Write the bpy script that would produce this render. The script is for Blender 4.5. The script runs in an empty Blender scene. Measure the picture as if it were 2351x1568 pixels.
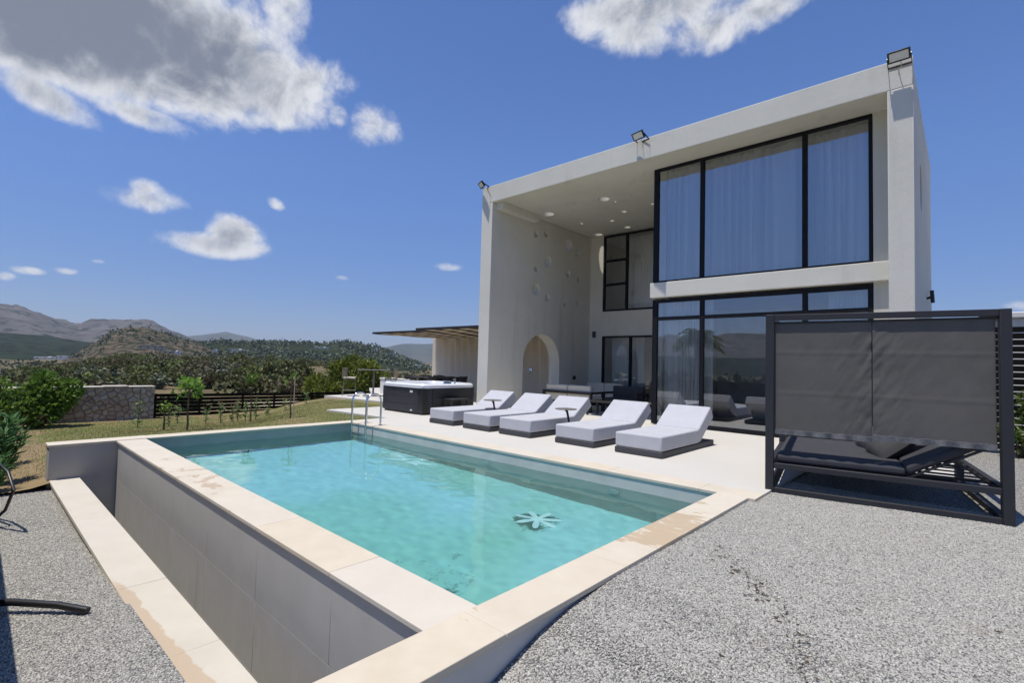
import bpy, bmesh, math, random
import numpy as np
from mathutils import Vector, Matrix
random.seed(7); RNG = np.random.default_rng(11)
R = math.radians
scene = bpy.context.scene
col = scene.collection

# ------------------------------------------------------------------ camera
CAM = np.array([2.01724, -1.98265, 1.35]); FPX = 1139.1025; CX, CY = 1175.0, 784.0
YAW, PITCH, ROLL = R(-42.43213), R(2.53285), R(1.51729)
_f = np.array([math.sin(YAW)*math.cos(PITCH), math.cos(YAW)*math.cos(PITCH), math.sin(PITCH)])
_r = np.array([math.cos(YAW), -math.sin(YAW), 0.0]); _u = np.cross(_r, _f)
_r2 = _r*math.cos(ROLL) + _u*math.sin(ROLL); _u2 = -_r*math.sin(ROLL) + _u*math.cos(ROLL)
cam = bpy.data.cameras.new('camera'); camo = bpy.data.objects.new('camera', cam); col.objects.link(camo)
cam.sensor_width = 36; cam.lens = FPX/2350*36; cam.clip_start = 0.05; cam.clip_end = 40000
camo.matrix_world = Matrix(((_r2[0], _u2[0], -_f[0], CAM[0]), (_r2[1], _u2[1], -_f[1], CAM[1]), (_r2[2], _u2[2], -_f[2], CAM[2]), (0, 0, 0, 1)))
scene.camera = camo
def ray(px, py): return _r2*(px-CX)/FPX - _u2*(py-CY)/FPX + _f        # direction through a pixel of the photograph (2350 wide)
def azel(px, py):
    d = ray(px, py); return math.atan2(d[0], d[1]), d[2]/math.hypot(d[0], d[1])

# ------------------------------------------------------------------ sky and sun
SUN = Vector((-0.055, -0.238, 0.970)).normalized()
sun_el = math.asin(SUN.z); sun_az = math.atan2(SUN.x, SUN.y)
world = bpy.data.worlds.new('World'); world.cycles.sampling_method = 'MANUAL'; world.cycles.sample_map_resolution = 512; scene.world = world; world.use_nodes = True
wt = world.node_tree; wn, wl = wt.nodes, wt.links; wn.clear()
def wnode(t, **kw):
    n = wn.new(t)
    for k, v in kw.items(): setattr(n, k, v)
    return n
def wmath(op, a, b=None, c=None, clamp=False):
    n = wn.new('ShaderNodeMath'); n.operation = op; n.use_clamp = clamp
    for i, v in enumerate((a, b, c)):
        if v is None: continue
        if isinstance(v, (int, float)): n.inputs[i].default_value = v
        else: wl.new(v, n.inputs[i])
    return n.outputs[0]
sky = wnode('ShaderNodeTexSky', sky_type='NISHITA', sun_disc=False, sun_elevation=sun_el, sun_rotation=sun_az % (2*math.pi), altitude=50, air_density=1.0, dust_density=0.0, ozone_density=3.5)
SKY_GAIN, SKY_SAT = 0.097, 1.13
hsv = wnode('ShaderNodeHueSaturation'); hsv.inputs['Saturation'].default_value = SKY_SAT; wl.new(sky.outputs[0], hsv.inputs['Color']); tint = wnode('ShaderNodeMix', data_type='RGBA', blend_type='MULTIPLY'); tint.inputs[0].default_value = 1; wl.new(hsv.outputs[0], tint.inputs[6]); tint.inputs[7].default_value = (.98, 1.0, 1.24, 1)
tc = wnode('ShaderNodeTexCoord'); sep = wnode('ShaderNodeSeparateXYZ'); wl.new(tc.outputs['Generated'], sep.inputs[0])
az_o = wmath('MULTIPLY', wmath('ARCTAN2', sep.outputs[0], sep.outputs[1]), 180/math.pi)
el_o = wmath('MULTIPLY', wmath('ARCSINE', sep.outputs[2]), 180/math.pi)
# clouds: ellipses in azimuth / elevation (degrees) broken up by noise; weight > 1 means a thick cloud with a grey base
CLOUDS = []
def cloud(px, py, wpx, hpx, tilt=0.0, wgt=1.0):
    a, t = azel(px, py); e = math.degrees(math.atan(t)); a = math.degrees(a)
    a1, t1 = azel(px+wpx/2, py); a2, t2 = azel(px, py-hpx/2)
    rw = math.hypot((math.degrees(a1)-a)*math.cos(R(e)), math.degrees(math.atan(t1))-e); rh = abs(math.degrees(math.atan(t2))-e)
    CLOUDS.append((a, e, rw, rh, tilt, wgt))
cloud(260, 60, 1050, 430, 0, 2.3); cloud(60, 40, 700, 330, 0, 2.2); cloud(560, 190, 420, 220, 0, 1.5); cloud(660, 40, 120, 200, 0, 1.0)
cloud(90, 210, 260, 90, -18, 1.0); cloud(330, 262, 240, 70, -8, 1.0); cloud(620, 262, 240, 80, 5, 1.0); cloud(700, 170, 170, 130, 0, 1.0)
cloud(855, 285, 130, 110, 0, 1.0); cloud(780, 265, 60, 60, 0, .8)
cloud(1520, 15, 500, 150, 0, 1.35); cloud(1470, 70, 200, 150, 0, 1.2); cloud(1640, 60, 260, 130, 0, 1.1); cloud(1740, 20, 240, 90, 0, 1.0)
cloud(335, 458, 200, 70, 0, 1.05); cloud(330, 435, 100, 60, 0, 1.0)
cloud(490, 560, 270, 60, 0, 1.05); cloud(535, 535, 140, 90, 0, 1.1)
cloud(632, 467, 44, 26, -25, .7); cloud(1027, 612, 60, 22, 0, .7); cloud(150, 622, 60, 18, 0, .75); cloud(70, 622, 90, 18, 0, .7); cloud(10, 634, 50, 24, 0, .8); cloud(225, 600, 40, 12, 0, .7); cloud(785, 638, 36, 14, 0, .65)
cloud(2400, 700, 200, 30, 0, .7)
warp = wnode('ShaderNodeTexNoise', noise_dimensions='3D'); warp.inputs['Scale'].default_value = 5.5; warp.inputs['Detail'].default_value = 9; warp.inputs['Roughness'].default_value = .62
wl.new(tc.outputs['Generated'], warp.inputs['Vector'])
fld = None
for (a, e, rw, rh, tilt, wgt) in CLOUDS:
    da = wmath('MULTIPLY', wmath('SUBTRACT', az_o, a), math.cos(R(e))); de = wmath('SUBTRACT', el_o, e)
    c, s = math.cos(R(tilt)), math.sin(R(tilt))
    u = wmath('MULTIPLY_ADD', da, c/rw, wmath('MULTIPLY', de, s/rw)); v = wmath('MULTIPLY_ADD', da, -s/rh, wmath('MULTIPLY', de, c/rh))
    q = wmath('MULTIPLY_ADD', u, u, wmath('MULTIPLY', v, v))
    b = wmath('MULTIPLY_ADD', q, -wgt, wgt)
    fld = b if fld is None else wmath('SMOOTH_MAX', fld, b, .25)
fld = wmath('MAXIMUM', fld, -1.6)
def wnoise(sc, det, rough, off=None):
    n = wnode('ShaderNodeTexNoise', noise_dimensions='3D'); n.inputs['Scale'].default_value = sc; n.inputs['Detail'].default_value = det; n.inputs['Roughness'].default_value = rough; n.inputs['Distortion'].default_value = .35
    if off:
        m = wnode('ShaderNodeVectorMath', operation='ADD'); wl.new(tc.outputs['Generated'], m.inputs[0]); m.inputs[1].default_value = off; wl.new(m.outputs[0], n.inputs['Vector'])
    else: wl.new(tc.outputs['Generated'], n.inputs['Vector'])
    return n.outputs[0]
mid = wnoise(13, 10, .62); mid2 = wnoise(13, 10, .62, (0.004, 0.006, -.022)); tiny = wnoise(60, 6, .6)
n1 = wmath('MULTIPLY_ADD', warp.outputs[0], 2.2, -1.1); n2 = wmath('MULTIPLY_ADD', mid, 2.7, -1.35); n3 = wmath('MULTIPLY_ADD', tiny, .7, -.35)
dens = wmath('ADD', fld, wmath('ADD', n1, wmath('ADD', n2, n3)))
def wsmooth(v, lo, hi):
    n = wn.new('ShaderNodeMapRange'); n.interpolation_type = 'SMOOTHSTEP'; wl.new(v, n.inputs[0]); n.inputs[1].default_value = lo; n.inputs[2].default_value = hi; return n.outputs[0]
alpha = wmath('POWER', wsmooth(dens, -.28, 1.05), 1.15)
hz = wnode('ShaderNodeMix', data_type='RGBA'); wl.new(wsmooth(el_o, -1.0, 24.0), hz.inputs[0]); hz.inputs[6].default_value = (.50, .56, .66, 1); hz.inputs[7].default_value = (1, 1, 1, 1)
hm = wnode('ShaderNodeMix', data_type='RGBA', blend_type='MULTIPLY'); hm.inputs[0].default_value = 1; wl.new(tint.outputs[2], hm.inputs[6]); wl.new(hz.outputs[2], hm.inputs[7]); skyc = hm.outputs[2]
core = wsmooth(wmath('ADD', wmath('ADD', fld, wmath('MULTIPLY', n1, .9)), wmath('MULTIPLY_ADD', wmath('SUBTRACT', mid2, mid), 2.2, wmath('MULTIPLY', n2, .14))), .45, 1.95)
ccol = wnode('ShaderNodeMix', data_type='RGBA'); wl.new(core, ccol.inputs[0]); ccol.inputs[6].default_value = (7.2, 7.3, 7.6, 1); ccol.inputs[7].default_value = (1.9, 2.15, 2.65, 1)
cloudmix = wnode('ShaderNodeMix', data_type='RGBA'); wl.new(wmath('MULTIPLY', alpha, .96), cloudmix.inputs[0]); wl.new(skyc, cloudmix.inputs[6]); wl.new(ccol.outputs[2], cloudmix.inputs[7])
bg = wnode('ShaderNodeBackground'); bg.inputs['Strength'].default_value = SKY_GAIN; wl.new(cloudmix.outputs[2], bg.inputs['Color'])
wo = wnode('ShaderNodeOutputWorld'); wl.new(bg.outputs[0], wo.inputs['Surface'])
sl = bpy.data.lights.new('sun', 'SUN'); sl.energy = 4.0; sl.angle = R(.53); sl.color = (1, .955, .885)
so = bpy.data.objects.new('sun', sl); col.objects.link(so); so.rotation_euler = (-SUN).to_track_quat('-Z', 'Y').to_euler(); so.location = (0, 0, 30)
vs = scene.view_settings; vs.view_transform = 'Standard'; vs.look = 'None'; vs.exposure = 0.22; vs.gamma = 1.0; vs.use_curve_mapping = False
cy = scene.cycles; cy.use_denoising = True; cy.max_bounces = 9; cy.diffuse_bounces = 4; cy.glossy_bounces = 4; cy.transparent_max_bounces = 24; cy.transmission_bounces = 6; cy.sample_clamp_indirect = 6; cy.caustics_reflective = False

# ------------------------------------------------------------------ materials
MATS = {}
class NT:
    def __init__(s, name):
        s.m = bpy.data.materials.new(name); s.m.use_nodes = True; s.n = s.m.node_tree.nodes; s.l = s.m.node_tree.links
        s.b = s.n['Principled BSDF']; s.out = s.n['Material Output']; s._tc = None
    def new(s, t, **kw):
        x = s.n.new(t)
        for k, v in kw.items(): setattr(x, k, v)
        return x
    def pos(s, obj=False):
        if obj: return s.new('ShaderNodeTexCoord').outputs['Object']
        return s.new('ShaderNodeNewGeometry').outputs['Position']
    def noise(s, scale, detail=4, rough=.55, vec=None, out='Fac'):
        x = s.new('ShaderNodeTexNoise'); x.inputs['Scale'].default_value = scale; x.inputs['Detail'].default_value = detail; x.inputs['Roughness'].default_value = rough
        s.l.new(vec if vec is not None else s.pos(), x.inputs['Vector']); return x.outputs[out]
    def vor(s, scale, feature='F1', out='Distance', vec=None):
        x = s.new('ShaderNodeTexVoronoi', feature=feature); x.inputs['Scale'].default_value = scale
        s.l.new(vec if vec is not None else s.pos(), x.inputs['Vector']); return x.outputs[out]
    def math(s, op, a, b=None, c=None, clamp=False):
        x = s.new('ShaderNodeMath', operation=op, use_clamp=clamp)
        for i, v in enumerate((a, b, c)):
            if v is None: continue
            if isinstance(v, (int, float)): x.inputs[i].default_value = v
            else: s.l.new(v, x.inputs[i])
        return x.outputs[0]
    def ramp(s, fac, stops):
        x = s.new('ShaderNodeValToRGB'); e = x.color_ramp.elements
        while len(e) < len(stops): e.new(.5)
        for i, (p, c) in enumerate(stops): e[i].position = p; e[i].color = (*c, 1)
        s.l.new(fac, x.inputs[0]); return x.outputs[0]
    def smooth(s, v, lo, hi):
        x = s.new('ShaderNodeMapRange', interpolation_type='SMOOTHSTEP'); s.l.new(v, x.inputs[0]); x.inputs[1].default_value = lo; x.inputs[2].default_value = hi; return x.outputs[0]
    def mix(s, fac, a, b, mode='MIX'):
        x = s.new('ShaderNodeMix', data_type='RGBA', blend_type=mode)
        for i, v in ((0, fac), (6, a), (7, b)):
            if isinstance(v, (int, float)): x.inputs[i].default_value = v
            elif isinstance(v, tuple): x.inputs[i].default_value = (*v, 1)
            else: s.l.new(v, x.inputs[i])
        return x.outputs[2]
    def scale(s, v, k):
        x = s.new('ShaderNodeVectorMath', operation='MULTIPLY'); s.l.new(v, x.inputs[0]); x.inputs[1].default_value = k; return x.outputs[0]
    def color(s, c):
        if isinstance(c, tuple): s.b.inputs['Base Color'].default_value = (*c, 1)
        else: s.l.new(c, s.b.inputs['Base Color'])
    def bump(s, h, strength=.3, dist=.01, normal=None):
        x = s.new('ShaderNodeBump'); x.inputs['Strength'].default_value = strength; x.inputs['Distance'].default_value = dist; s.l.new(h, x.inputs['Height'])
        s.l.new(x.outputs[0], s.b.inputs['Normal']); return x.outputs[0]
    def set(s, **kw):
        for k, v in kw.items(): s.b.inputs[k.replace('_', ' ')].default_value = v
def mat(name):
    def deco(f):
        t = NT(name); f(t); MATS[name] = t.m; return f
    return deco
def plain(name, c, rough=.6, metal=0.0, var=.12, vscale=3.0, bump=0.0, bscale=80.0, rnd=False, spec=.5):
    t = NT(name); n = t.noise(vscale, 5)
    k = t.ramp(n, [(.25, tuple(x*(1-var) for x in c)), (.75, tuple(min(1, x*(1+var)) for x in c))])
    t.color(k); t.set(Roughness=rough, Metallic=metal); t.b.inputs['Specular IOR Level'].default_value = spec
    if bump: t.bump(t.noise(bscale, 3), bump, .004)
    MATS[name] = t.m; return t.m
@mat('stucco')
def _(t):
    c = t.ramp(t.noise(.9, 6, .6), [(.3, (.66, .635, .55)), (.7, (.73, .70, .615))])
    st = t.noise(1.0, 5, .6, t.scale(t.pos(), (3.0, 3.0, .25)))
    c = t.mix(t.math('MULTIPLY', t.smooth(st, .54, .78), .34), c, (.40, .375, .31))
    t.color(c); t.set(Roughness=.9); t.b.inputs['Specular IOR Level'].default_value = .2
    t.bump(t.math('ADD', t.noise(60, 4), t.math('MULTIPLY', t.noise(7, 3), 1.6)), .35, .006)
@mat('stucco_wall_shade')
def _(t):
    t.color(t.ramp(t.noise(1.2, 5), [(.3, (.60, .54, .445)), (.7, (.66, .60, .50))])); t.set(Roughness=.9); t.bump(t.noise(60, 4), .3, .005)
def limestone(name, wet, base=((.56, .475, .345), (.645, .565, .43))):
    t = NT(name); oi = t.new('ShaderNodeObjectInfo').outputs['Random']
    c = t.ramp(t.noise(2.2, 6, .65), [(.3, base[0]), (.7, base[1])])
    c = t.mix(t.math('MULTIPLY', oi, .45), c, (.62, .585, .525))
    c = t.mix(t.math('MULTIPLY', t.smooth(t.noise(30, 4, .7), .66, .75), .35), c, (.42, .34, .24))
    rough = .75
    if wet is not None:
        # spilled water drying on the slabs: patches with sharp outlines
        n = t.noise(3.1, 5, .6)
        sepn = t.new('ShaderNodeSeparateXYZ'); t.l.new(t.pos(), sepn.inputs[0])
        m = wet(t, sepn.outputs, n)
        c = t.mix(t.math('MULTIPLY', m, .8), c, (.50, .375, .235))
        t.l.new(t.math('MULTIPLY_ADD', m, -.3, .75), t.b.inputs['Roughness'])
    else: t.set(Roughness=rough)
    t.color(c); t.bump(t.noise(90, 4), .15, .003); MATS[name] = t.m
def _wet_front(t, xyz, n):
    w = t.math('MULTIPLY', t.smooth(xyz[1], 1.35, 1.7), t.math('SUBTRACT', 1.0, t.smooth(xyz[1], 2.4, 2.7)))
    n = t.math('ADD', t.math('MULTIPLY', n, .55), t.math('MULTIPLY', t.noise(9.0, 4, .6, t.scale(t.pos(), (.35, 1.4, 1))), .45)); k = t.math('MULTIPLY_ADD', w, .125, t.math('MULTIPLY', t.smooth(xyz[1], .8, 1.4), .03))
    return t.smooth(t.math('ADD', n, k), .595, .62)
def _wet_trough(t, xyz, n):
    # outer half of the ledge wet near the viewer, ragged edge
    e = t.math('ADD', t.math('MULTIPLY_ADD', xyz[0], .06, .30), t.math('MULTIPLY_ADD', n, -.18, .07))
    d = t.math('SUBTRACT', t.math('ADD', e, -1.16), xyz[1])
    return t.math('MULTIPLY', t.smooth(d, -.008, .008), t.smooth(xyz[0], -3.3, -2.9))
def _wet_over(t, xyz, n):
    w = t.math('MULTIPLY', t.smooth(xyz[0], -5.6, -5.2), t.math('SUBTRACT', 1.0, t.smooth(xyz[0], -4.0, -3.6)))
    return t.smooth(t.math('MULTIPLY_ADD', w, .12, n), .655, .67)
limestone('limestone', None); limestone('limestone_front', _wet_front); limestone('limestone_trough', _wet_trough, ((.53, .475, .375), (.60, .545, .44))); limestone('limestone_overflow', _wet_over)
@mat('deck')
def _(t):
    c = t.ramp(t.noise(.6, 6, .6), [(.3, (.54, .51, .45)), (.7, (.59, .56, .50))])
    c = t.mix(t.math('MULTIPLY', t.smooth(t.noise(14, 5, .7), .64, .74), .25), c, (.45, .40, .32)); t.color(c); t.set(Roughness=.8); t.bump(t.noise(120, 3), .1, .003)
@mat('grey_tile')
def _(t):
    oi = t.new('ShaderNodeObjectInfo').outputs['Random']
    c = t.ramp(t.noise(3.0, 6, .65), [(.25, (.42, .40, .36)), (.75, (.50, .475, .43))])
    c = t.mix(t.math('MULTIPLY', oi, .3), c, (.46, .44, .40))
    sp = t.new('ShaderNodeSeparateXYZ'); t.l.new(t.pos(), sp.inputs[0])
    run = t.noise(1.0, 5, .6, t.scale(t.pos(), (14, 14, .7)))
    low = t.math('SUBTRACT', 1.0, t.smooth(sp.outputs[2], -.85, -.62))
    c = t.mix(t.math('MULTIPLY', t.math('MULTIPLY', t.smooth(run, .56, .70), low), .55), c, (.55, .53, .47))
    run2 = t.noise(1.0, 5, .6, t.scale(t.pos(), (9, 9, .5)))
    c = t.mix(t.math('MULTIPLY', t.math('MULTIPLY', t.smooth(run2, .60, .72), low), .35), c, (.16, .15, .125))
    t.color(c); t.set(Roughness=.55); t.bump(t.noise(70, 3), .08, .003)
plain('plaster_grey', (.43, .41, .375), .85, var=.1, vscale=2.5, bump=.2, bscale=50)
plain('plaster_pale', (.56, .54, .49), .85, var=.12, vscale=2.5, bump=.25, bscale=50)
plain('grout', (.20, .19, .175), .9)
@mat('pool_plaster')
def _(t):
    c = t.ramp(t.noise(1.3, 6, .6), [(.25, (.40, .70, .71)), (.75, (.46, .78, .79))])
    big = t.noise(.35, 3, .5); c = t.mix(t.math('MULTIPLY', t.smooth(big, .42, .62), .85), c, (.33, .66, .53))
    c = t.mix(t.math('MULTIPLY', t.smooth(t.noise(2.4, 5, .65), .5, .7), .35), c, (.42, .78, .77))
    dirt = t.noise(4.2, 7, .75, t.scale(t.pos(), (1, 1, 1)))
    sp = t.new('ShaderNodeSeparateXYZ'); t.l.new(t.pos(), sp.inputs[0])
    def spot(x, y, r):
        dx = t.math('SUBTRACT', sp.outputs[0], x); dy = t.math('SUBTRACT', sp.outputs[1], y)
        return t.math('SUBTRACT', 1.0, t.smooth(t.math('SQRT', t.math('ADD', t.math('MULTIPLY', dx, dx), t.math('MULTIPLY', dy, dy))), r*.3, r))
    m = t.math('MAXIMUM', t.math('MULTIPLY', spot(-1.80, 2.72, .50), 1.12), t.math('MULTIPLY', spot(-1.92, 1.22, .70), .62))
    m = t.math('MAXIMUM', m, t.math('MULTIPLY', spot(-1.45, 1.0, .45), .75))
    m = t.smooth(t.math('ADD', t.math('MULTIPLY', m, .30), dirt), .70, .86)
    c = t.mix(t.math('MULTIPLY', m, .8), c, (.035, .06, .035)); t.color(c); t.set(Roughness=.8)
@mat('water')
def _(t):
    # refracting, faintly blue-green water; the ripples are in the mesh
    t.n.remove(t.b)
    gb = t.new('ShaderNodeBsdfGlass'); gb.inputs['IOR'].default_value = 1.33; gb.inputs['Roughness'].default_value = 0; gb.inputs['Color'].default_value = (.80, .965, .96, 1); t.l.new(gb.outputs[0], t.out.inputs['Surface'])
def glass(name, refl, tint):
    t = NT(name); t.n.remove(t.b)
    lw = t.new('ShaderNodeFresnel'); lw.inputs['IOR'].default_value = 1.5
    gl = t.new('ShaderNodeBsdfGlossy'); gl.inputs['Roughness'].default_value = .0; gl.inputs['Color'].default_value = (.92, .95, 1, 1)
    nz = t.noise(.8, 2); bp = t.new('ShaderNodeBump'); bp.inputs['Strength'].default_value = .06; bp.inputs['Distance'].default_value = .02; t.l.new(nz, bp.inputs['Height']); t.l.new(bp.outputs[0], gl.inputs['Normal'])
    tr = t.new('ShaderNodeBsdfTransparent'); tr.inputs['Color'].default_value = (*tint, 1)
    mx = t.new('ShaderNodeMixShader'); t.l.new(t.math('ADD', lw.outputs[0], refl, clamp=True), mx.inputs[0]); t.l.new(tr.outputs[0], mx.inputs[1]); t.l.new(gl.outputs[0], mx.inputs[2]); t.l.new(mx.outputs[0], t.out.inputs['Surface']); MATS[name] = t.m
glass('window_glass', .12, (.98, .99, .99)); glass('lamp_glass', .04, (.9, .92, .92))
plain('black_frame', (.010, .011, .014), .6, var=.1, spec=.18); plain('fence_black', (.010, .009, .008), .8, var=.3, vscale=6, bump=.2, spec=.1)
plain('anthracite', (.024, .024, .028), .55, var=.12, bump=.05, bscale=200)
plain('base_grey', (.052, .052, .056), .65, var=.12); plain('steel', (.62, .63, .64), .18, 1.0, var=.03)
plain('white_fabric', (.48, .48, .50), .95, var=.05, vscale=5, bump=.22, bscale=350, spec=.2)
plain('cream_fabric', (.66, .60, .49), .95, var=.06, bump=.2, bscale=250, spec=.2)
plain('dark_fabric', (.055, .055, .058), .9, var=.15, bump=.2, bscale=250, spec=.3); plain('grey_fabric', (.125, .117, .108), .95, var=.12, bump=.25, bscale=400, spec=.3)
plain('mattress_fabric', (.045, .045, .050), .8, var=.12, vscale=6, bump=.2, bscale=250, spec=.35)
plain('hem_fabric', (.15, .15, .152), .9, var=.3, vscale=40, bump=.5, bscale=120)
def cloth_thin(name, c, trans, tl_mix=.4):
    t = NT(name); t.n.remove(t.b)
    d = t.new('ShaderNodeBsdfDiffuse'); d.inputs[0].default_value = (*c, 1); tl = t.new('ShaderNodeBsdfTranslucent'); tl.inputs[0].default_value = (*c, 1); tp = t.new('ShaderNodeBsdfTransparent')
    a = t.new('ShaderNodeMixShader'); a.inputs[0].default_value = tl_mix; t.l.new(d.outputs[0], a.inputs[1]); t.l.new(tl.outputs[0], a.inputs[2])
    b = t.new('ShaderNodeMixShader'); b.inputs[0].default_value = trans; t.l.new(a.outputs[0], b.inputs[1]); t.l.new(tp.outputs[0], b.inputs[2]); t.l.new(b.outputs[0], t.out.inputs['Surface']); MATS[name] = t.m
cloth_thin('sheer', (.95, .94, .92), .02, .1)
plain('interior_white', (.62, .60, .56), .9); plain('interior_floor', (.35, .33, .30), .6); plain('spa_panel', (.028, .028, .031), .55, var=.2, vscale=8, bump=.2, bscale=60); plain('spa_shell', (.78, .79, .80), .25, var=.04); plain('chrome', (.7, .71, .72), .1, 1.0, var=.02)
cloth_thin('reed', (.66, .57, .44), .0); plain('dark_wood', (.022, .018, .016), .55, var=.3, vscale=8)
plain('rope', (.30, .24, .17), .8, var=.2); plain('taupe_metal', (.16, .145, .125), .5, var=.1); plain('black_plastic', (.012, .012, .013), .4, var=.1); plain('wicker', (.035, .030, .028), .7, var=.3, vscale=30)
plain('white_paint', (.72, .71, .67), .8, var=.08); plain('led_white', (.75, .75, .70), .5, var=.03); plain('alu', (.55, .55, .54), .4, .6)
plain('bark', (.10, .075, .05), .9, var=.3, vscale=12, bump=.5, bscale=30); plain('red_flower', (.55, .03, .02), .6, var=.2)
def foliage(name, c0, c1, trans=.25, dry=None):
    t = NT(name); rp = t.new('ShaderNodeNewGeometry').outputs['Random Per Island']
    stops = [(0, c0), (.8, c1)] + ([(1, dry)] if dry else [])
    c = t.ramp(rp, stops); oi = t.new('ShaderNodeObjectInfo').outputs['Random']
    h = t.new('ShaderNodeHueSaturation'); t.l.new(c, h.inputs['Color']); t.l.new(t.math('MULTIPLY_ADD', oi, .03, .485), h.inputs['Hue']); t.l.new(t.math('MULTIPLY_ADD', oi, .5, .75), h.inputs['Value'])
    t.n.remove(t.b); d = t.new('ShaderNodeBsdfPrincipled'); d.inputs['Roughness'].default_value = .55; d.inputs['Specular IOR Level'].default_value = .3; t.l.new(h.outputs[0], d.inputs['Base Color'])
    tl = t.new('ShaderNodeBsdfTranslucent'); t.l.new(h.outputs[0], tl.inputs[0]); m = t.new('ShaderNodeMixShader'); m.inputs[0].default_value = trans; t.l.new(d.outputs[0], m.inputs[1]); t.l.new(tl.outputs[0], m.inputs[2]); t.l.new(m.outputs[0], t.out.inputs['Surface']); MATS[name] = t.m
foliage('leaf_fresh', (.08, .17, .025), (.20, .36, .06), .4); foliage('leaf_pine_near', (.075, .11, .015), (.26, .31, .055), .3); foliage('leaf_oleander', (.06, .14, .045), (.15, .27, .09), .3); foliage('leaf_sapling', (.12, .18, .06), (.27, .34, .14), .35)
foliage('leaf_citrus', (.10, .19, .03), (.26, .40, .07), .4); foliage('leaf_pine', (.06, .09, .016), (.19, .23, .05), .25); foliage('leaf_shrub', (.058, .072, .020), (.14, .15, .045), .15, (.20, .165, .07))
foliage('leaf_olive', (.075, .085, .05), (.16, .17, .10), .15); foliage('leaf_heath', (.06, .06, .025), (.14, .115, .05), .15, (.2, .15, .08)); foliage('leaf_far', (.045, .06, .03), (.10, .115, .055), .1); foliage('leaf_hedge', (.06, .11, .025), (.17, .23, .06), .3)
foliage('grass_blade', (.14, .15, .035), (.26, .23, .075), .3, (.40, .31, .15))
@mat('lawn')
def _(t):
    sp = t.new('ShaderNodeSeparateXYZ'); t.l.new(t.pos(), sp.inputs[0])
    g = t.noise(.55, 4, .55); f = t.noise(8, 5, .7)
    c = t.ramp(t.math('ADD', t.math('MULTIPLY', g, .6), t.math('MULTIPLY', f, .4)), [(.36, (.10, .125, .025)), (.52, (.175, .165, .05)), (.66, (.29, .21, .105))])
    soil = t.smooth(t.math('ADD', t.math('MULTIPLY', t.noise(1.6, 5, .6), 1.0), t.math('ADD', t.math('MULTIPLY', t.smooth(sp.outputs[1], -.2, -1.6), .45), t.math('MULTIPLY', t.smooth(sp.outputs[0], -13.2, -14.3), .25))), .62, .82)
    c = t.mix(t.math('MULTIPLY', soil, .7), c, (.30, .20, .115)); t.color(c); t.set(Roughness=.95); t.bump(t.math('ADD', f, t.noise(40, 3)), .6, .03)
def stone_ground(name):
    t = NT(name); cells = t.vor(75, 'F1', 'Color'); d = t.vor(75, 'F1', 'Distance'); hs = t.new('ShaderNodeSeparateColor'); t.l.new(cells, hs.inputs[0])
    c = t.ramp(hs.outputs[0], [(0, (.24, .23, .205)), (.5, (.42, .40, .355)), (1, (.58, .55, .49))]); c = t.mix(t.smooth(d, .3, .75), c, (.10, .096, .09))
    c = t.mix(t.math('MULTIPLY', t.smooth(t.noise(.9, 5, .65), .60, .74), .35), c, (.34, .27, .18)); t.color(c); t.set(Roughness=.9); t.bump(t.math('SUBTRACT', 1.0, d), .9, .012); MATS[name] = t.m
stone_ground('gravel')
@mat('pebble')
def _(t):
    oi = t.new('ShaderNodeObjectInfo').outputs['Random']
    c = t.ramp(oi, [(0, (.29, .275, .235)), (.35, (.42, .40, .345)), (.75, (.51, .485, .42)), (1, (.62, .59, .52))])
    c = t.mix(t.math('MULTIPLY', t.smooth(t.noise(.9, 5, .65), .60, .74), .4), c, (.36, .29, .20)); t.color(c); t.set(Roughness=.85)
@mat('field')
def _(t):
    c = t.ramp(t.noise(.08, 6, .65), [(.3, (.075, .075, .032)), (.5, (.13, .105, .055)), (.62, (.21, .155, .09)), (.75, (.31, .225, .14))])
    c = t.mix(t.math('MULTIPLY', t.smooth(t.noise(.6, 5, .7), .5, .65), .5), c, (.05, .06, .025)); t.color(c); t.set(Roughness=1.0); t.b.inputs['Specular IOR Level'].default_value = .1
def hillmat(name, c0, c1, c2, sc, sc2, dots, dens=(.5, .58)):
    t = NT(name); c = t.ramp(t.noise(sc, 8, .68), [(.3, c0), (.55, c1), (.75, c2)])
    c = t.mix(t.smooth(t.noise(sc2, 4, .7), *dens), c, dots); t.color(c); t.set(Roughness=1.0); t.b.inputs['Specular IOR Level'].default_value = .0; t.bump(t.noise(sc*1.5, 8, .7), 1.0, 20); MATS[name] = t.m
hillmat('mountain_rock', (.085, .08, .077), (.13, .12, .112), (.22, .20, .178), .004, .016, (.04, .045, .035), (.50, .60)); hillmat('forest_cloud_shade', (.018, .03, .022), (.03, .042, .028), (.05, .055, .035), .006, .03, (.014, .022, .016))  # forest hill tone: dark woodland with a cloud shadow put into the colour
hillmat('rocky_scrub', (.13, .10, .075), (.20, .155, .11), (.30, .235, .165), .02, .09, (.045, .055, .03), (.46, .54)); hillmat('pine_slope', (.035, .05, .026), (.06, .072, .04), (.17, .13, .085), .012, .06, (.028, .04, .022), (.44, .54)); hillmat('far_blue', (.06, .075, .06), (.08, .09, .07), (.12, .12, .09), .001, .004, (.05, .06, .05))
@mat('rubble')
def _(t):
    oi = t.new('ShaderNodeObjectInfo').outputs['Random']
    c = t.ramp(oi, [(0, (.30, .20, .155)), (.3, (.40, .305, .245)), (.6, (.46, .385, .32)), (.85, (.55, .49, .42)), (1, (.36, .23, .17))])
    c = t.mix(.35, c, t.ramp(t.noise(9, 6, .7), [(.3, (.22, .165, .13)), (.7, (.56, .49, .42))])); t.color(c); t.set(Roughness=.95); t.bump(t.noise(22, 5), .8, .03)
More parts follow.
